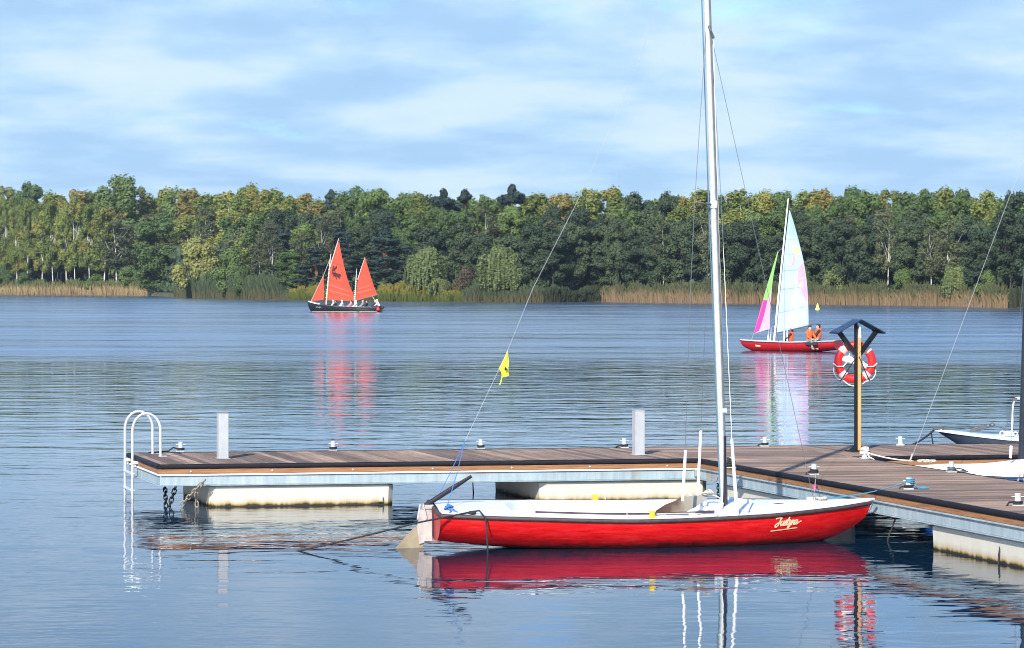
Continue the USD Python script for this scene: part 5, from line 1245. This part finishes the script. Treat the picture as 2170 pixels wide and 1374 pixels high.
part(db, 'mizzen_yard', tube(dl([(758, 593), (766, 568), (773.5, 546)]), [0.05, 0.05, 0.03], 8), mast_wood, smooth=True)
main = sail(db, dl([(693, 636.5), (696.5, 600), (700.5, 563), (717, 513)]), dl([(752, 638), (750, 628), (739, 600), (728.5, 562), (718.5, 513)]), red_sail, belly=0.07)
miz = sail(db, dl([(754.5, 637.5), (756.5, 612), (759, 592), (773, 547)]), dl([(799.5, 625.5), (790.5, 602), (782, 575), (774, 547)]), red_sail, belly=0.07, name='mizzen')
jib = sail(db, dl([(659.5, 638.5), (673, 610), (685.4, 585)]), dl([(687, 635), (686, 610), (686, 585)]), red_sail, belly=0.05, name='jib')
for st_ in [[(0.20, 0.50), (0.30, 0.58), (0.20, 0.66)], [(0.16, 0.60), (0.40, 0.68)], [(0.18, 0.55), (0.60, 0.57)], [(0.2, 0.55), (0.52, 0.52)], [(0.26, 0.54), (0.36, 0.47)], [(0.12, 0.52), (0.16, 0.66)]]:
    patch(main, list(LineString(st_).buffer(0.022, quad_segs=2).exterior.coords)[:-1], ink, 'sail_emblem')
for sp_ in (main, miz):
    for v_ in (0.12, 0.26, 0.40, 0.72): patch(sp_, [(0.02, v_), (0.98, v_ + 0.01), (0.98, v_ + 0.022), (0.02, v_ + 0.012)], seam_red, 'sail_seam')
    for v_ in (0.19, 0.30): patch(sp_, [(0.05, v_), (0.80, v_ + 0.008), (0.80, v_ + 0.024), (0.05, v_ + 0.014)], seam_light, 'sail_seam')
stay(db, 'forestay', dl([(699, 550), (685.6, 584), (659, 638.5), (655, 641)]), 0.025, mast_wood)
stay(db, 'mizzen_boom', dl([(753, 637.8), (800, 625), (806, 622.5)]), 0.045, dark_wire)
stay(db, 'mizzen_sheet', dl([(789, 628.5), (796, 639), (802, 648)]), 0.03, mast_wood)
for a_, b_ in (((692, 632), (700, 560)), ((752, 634), (756, 596))):
    for t in np.linspace(0.02, 0.95, 9):
        c_ = dp(a_[0] + (b_[0] - a_[0]) * t - 0.8, a_[1] + (b_[1] - a_[1]) * t)
        part(db, 'mast_hoop', torus(c_, 0.10, 0.03, (0.05, 0, 1), 12, 5), white_pvc)
part(db, 'outboard_motor', cat(cbox(dh.w(-0.32, 0.15, 0.55), dh.ax * 0.20, dh.ay * 0.14, V(0, 0, 0.16), 0.06), cbox(dh.w(-0.28, 0.15, 0.15), dh.ax * 0.07, dh.ay * 0.05, V(0, 0, 0.30), 0.02)), dark_cloth)
fb_ = W(801.5, 656, dh.org[1] - 0.65)
solo('red_fender', lathe([(0, 0), (0.20, 0.10), (0.24, 0.24), (0.16, 0.42), (0.05, 0.56), (0, 0.58)], 14, fb_ - V(0, 0, 0.25)), buoy_red, 'red pear-shaped fender hanging at the stern of the red-sailed boat', 'fender', smooth=True)
for px, top_, leg_, hat_, fc, ln, lab in [
        (707, white_cloth, dark_cloth, white_cloth, 180, 0.05, 'person in white seated nearest the bow of the red-sailed boat'),
        (712, dark_cloth, dark_cloth, dark_hair, 160, 0.0, 'person in dark clothes behind the bow-most person on the red-sailed boat'),
        (726, white_cloth, maroon_cloth, white_cloth, 200, 0.1, 'person in white with white hat below the main sail\'s middle'),
        (744, pink_cloth, pink_cloth, dark_hair, 200, 0.0, 'dark-haired person in pink seated before the mizzen mast'),
        (755, white_cloth, white_cloth, white_cloth, 190, 0.05, 'person all in white beside the mizzen mast'),
        (769, grey_cloth, dark_cloth, pink_cloth, 200, 0.0, 'person in grey and black seated behind the mizzen mast'),
        (776, dark_cloth, dark_cloth, dark_hair, 185, -0.15, 'person in dark blue-black leaning back, third from the stern'),
        (792, dark_cloth, grey_cloth, white_cloth, 170, -0.3, 'white-capped person in dark jacket leaning back near the stern'),
        (803.5, white_cloth, dark_cloth, white_cloth, 175, 0.35, 'person in a white shirt bending forward at the stern')]:
    q = dp(px, 654.0 if px < 800 else 652.5, -0.55 if px in (712, 769) else -0.2)
    q[2] = 0.52 if px < 800 else 0.62
    person(q, math.radians(fc), ln, lab, top_, leg_, hat_, k=1.08)

# ---- grey-blue boat moored behind the jetty
gd = 51.0
gh_o = W(2300, 900, gd); gh_o[2] = 0
grey_hull = simple('grey_hull', (0.040, 0.056, 0.085), 0.4)
gh = Hull(6.0, [0, 0.2, 0.5, 0.75, 0.9, 1.0], [0.7, 0.9, 1.0, 0.75, 0.38, 0.03], [0.56, 0.56, 0.58, 0.65, 0.73, 0.80], [-0.1, -0.15, -0.2, -0.15, -0.05, 0.1], 1.1, (W(1980, 913, gd)[0] + 6.0 * math.cos(0.06), gd - 0.35, 0), math.pi - 0.06, pw=(0.5, 1.3))
gh.rk = 1.0
gb = thing('moored_boat', 'grey-blue hulled boat with pale deck moored beyond the jetty at the right edge', 'boat', gh.org)
part(gb, 'hull', gh.shell(), grey_hull, smooth=60)
part(gb, 'deck', gh.deck(0.1, 0.35, 0.25, 0.3, 0.03), simple('pale_deck', (0.62, 0.70, 0.74), 0.45), smooth=25)
for sd_ in (-1, 1): part(gb, 'rub_rail', gh.rail(sd_, 0.018, dz=-0.01), white_pvc, smooth=True)
part(gb, 'registration_mark', cat(*[hull_pts([gh.w(*(np.array(gh.sec(t + dt, a)) + np.array([0, 0.006 + e, 0]))) for dt in (0, 0.008) for a in (0.72, 0.84) for e in (0, 0.006)]) for t in (0.80, 0.815, 0.828, 0.843, 0.858)]), black_paint)
part(gb, 'bow_roller', cat(cbox(W(1985, 909, gd - 0.3), V(0.07, 0, 0), V(0, 0.05, 0), V(0, 0, 0.02)), tube([W(1975, 912, gd - 0.3), W(1995, 908, gd - 0.3), W(2000, 911, gd - 0.3)], 0.02, 6)), dark_wire)
part(gb, 'tackle_block', cat(tube([W(2056, 914, gd - 0.2), W(2094, 903, gd - 0.2)], 0.028, 6), tube([W(2070, 915, gd - 0.2), W(2094, 905, gd - 0.2)], 0.018, 6), trimesh.creation.icosphere(1, 0.045).apply_translation(W(2094, 903, gd - 0.2)), trimesh.creation.icosphere(1, 0.05).apply_translation(W(2103, 901, gd - 0.2))), dark_wire)
stay(gb, 'furling_line', [W(1998, 911, gd - 0.2), W(2040, 910, gd - 0.2), W(2090, 902, gd - 0.2), W(2104, 902, gd - 0.2), W(2130, 910, gd - 0.2)], 0.009, dark_wire)
part(gb, 'cleat_frame', cat(cbox(W(2137, 919, gd - 0.3), V(0.09, 0, 0), V(0, 0.05, 0), V(0, 0, 0.045), 0.015), torus(W(2124, 919, gd - 0.35), 0.045, 0.013, (0, 1, 0), 14, 5), torus(W(2152, 920, gd - 0.35), 0.04, 0.014, (0, 1, 0), 14, 5)), steel)
stay(gb, 'hoisting_line', [W(2150, 846, gd - 0.3), W(2147, 860, gd - 0.3), W(2144, 922, gd - 0.3)], 0.02, white_rope)
stay(gb, 'hoisting_line', [W(2147, 848, gd - 0.3), W(2130, 915, gd - 0.3)], 0.009, dark_wire)
part(gb, 'block', cbox(W(2150, 847, gd - 0.3), V(0.05, 0, 0.01), V(0, 0.03, 0), V(0, 0, 0.03), 0.01), dark_wire)
stay(gb, 'boom_end', [W(2152, 845, gd - 0.3), W(2240, 838, gd - 0.2)], 0.03, alu)
rope('mooring_line', sag(W(1978, 913, gd - 0.35), W(1930, 944, 48.0), 0.03), 0.02, black_rope, 'dark mooring line from the grey boat\'s bow to the far edge of the jetty')
rope('hanging_rope', [W(1973, 914, gd - 0.3), W(1975, 928, gd - 0.3), W(1978, 946, gd - 0.3)], 0.014, black_rope, 'dark rope hanging from the grey boat\'s bow')

# ---- white covered boat between the jetty arms
wy = 42.75
wh = Hull(6.2, [0, 0.2, 0.5, 0.75, 0.9, 1.0], [0.7, 0.88, 0.95, 0.7, 0.4, 0.06], [0.58, 0.58, 0.58, 0.60, 0.62, 0.66], [-0.1, -0.15, -0.2, -0.15, -0.05, 0.1], 0.9, (W(1917, 980, wy + 0.05)[0] + 6.2, wy - 0.35, 0), math.pi - 0.04, pw=(0.5, 1.3))
wb = thing('covered_boat', 'boat under a white cover with a blue hull and dark mast at the right edge', 'boat', wh.org)
part(wb, 'hull', wh.shell(), simple('blue_hull', (0.02, 0.11, 0.42), 0.35), smooth=60)
rows = []
for t in np.linspace(0.0, 1.0, 36):
    b, z = float(wh.b(t)) + 0.03, float(wh.z(t)); hgt = 0.10 + 0.20 * (1 / (1 + math.exp((t - 0.70) * 22))) * (0.9 + 0.1 * math.sin(t * 19))
    if t > 0.9: hgt *= max(0.0, (1 - t) / 0.1) * 0.8 + 0.2
    rows.append([wh.w(6.2 * t + 0.01, y * b, zz) for y, zz in [(-1.01, z - 0.03), (-1.0, z), (-0.85, z + hgt * 0.35), (-0.6, z + hgt * 0.7), (-0.3, z + hgt * 0.93), (0, z + hgt), (0.3, z + hgt * 0.93), (0.6, z + hgt * 0.7), (0.85, z + hgt * 0.35), (1.0, z), (1.01, z - 0.03)]])
cm_ = grid_mesh(np.array(rows))
if np.mean(cm_.face_normals[:, 2]) < 0: cm_.invert()
part(wb, 'boat_cover', cm_, cover_white, smooth=50)
stay(wb, 'cover_cord', [wh.w(6.2 * t, (float(wh.b(t)) + 0.05), float(wh.z(t)) - 0.055) for t in np.linspace(0.3, 0.93, 14)], 0.010, dark_wire)
part(wb, 'mast', tube([W(2164.5, 978, wy), W(2170.7, 780, wy), W(2176.5, 590, wy), W(2195, 0, wy), W(2204, -300, wy)], 0.055, 12), simple('dark_mast', (0.018, 0.022, 0.032), 0.3), smooth=50)
stay(wb, 'forestay', [W(1930, 976, wy - 0.2), W(2140, 416, wy), W(2186, 305, wy)], 0.0038, wire)
part(wb, 'forestay_sleeve', tube([W(1928, 978, wy - 0.2), W(1934, 962, wy - 0.2)], 0.014, 6), beige_rope)
stay(wb, 'shroud', [W(2143, 935, wy - 0.5), W(2164, 640, wy - 0.3), W(2181, 440, wy - 0.1)], 0.004, dark_wire)
part(wb, 'shroud_tube', tube([W(2143, 945, wy - 0.5), W(2141, 971, wy - 0.5)], 0.024, 8), white_pvc, smooth=True)
part(wb, 'lashing', cat(*[torus(W(1950 + 9 * i, 977, wy - 0.1), 0.05, 0.012, (0.4 * math.sin(i), 0.3, 1), 12, 5) for i in range(4)]), beige_rope)
part(wb, 'side_hook', cat(tube([W(2156, 1022, wy - 1.1), W(2162, 1006, wy - 1.15), W(2169, 1004, wy - 1.15), W(2170, 1020, wy - 1.1)], 0.016, 6)), steel)
b9 = bols[9].b
rope('mooring_line', sag(b9 + V(0.05, -0.02, 0.10), W(1935, 977, wy - 0.1), 0.03), 0.013, white_rope, 'white mooring line from the lifebuoy-side bollard to the covered boat\'s bow')
rope('mooring_line', [b9 + V(0.05, -0.04, 0.09), W(1842, 969, b9[1] - 0.05), W(1853, 975, b9[1] - 0.1)], 0.013, white_rope, 'short white rope end slanting down from the bollard below the lifebuoy')
b10 = bols[10].b
rope('mooring_line', sag(b10 + V(0.06, 0, 0.03), W(2170, 1012, wy - 1.2), 0.05), 0.012, dark_wire, 'dark mooring line along the side of the covered boat')

# marker buoy
bd = F * CAM_H / (656.5 - HZ); bc = W(1732.5, 656.5, bd); bc[2] = 0
mb = thing('marker_buoy', 'small lime green marker buoy on the water right of the pale sail', 'buoy', bc)
part(mb, 'float', lathe([(0, -0.2), (0.30, -0.15), (0.33, 0.05), (0.28, 0.18), (0, 0.2)], 16, bc), lime_plastic, smooth=30)
part(mb, 'cone', lathe([(0, 0.18), (0.24, 0.18), (0.10, 0.66), (0.03, 0.80), (0, 0.82)], 16, bc), lime_plastic, smooth=30)

# thin autumn haze over the lake
haze_mat = M('haze_air', {'v': ('principled_volume', {'color': (0.72, 0.84, 1.0), 'density': 0.00007, 'anisotropy': 0.2})}, [], volume='v.volume')
hz = trimesh.creation.box(extents=(2600, 1900, 50)); hz.apply_translation((0, 700, 22))
solo('haze', hz, haze_mat, 'faint bluish haze over the lake', 'haze', kind='stuff')

for p_ in stage.GetPrimAtPath('/World').GetChildren():
    l_ = p_.GetCustomDataByKey('label')
    if l_ and not 4 <= len(l_.split()) <= 16: print('LABEL', len(l_.split()), p_.GetName(), l_)
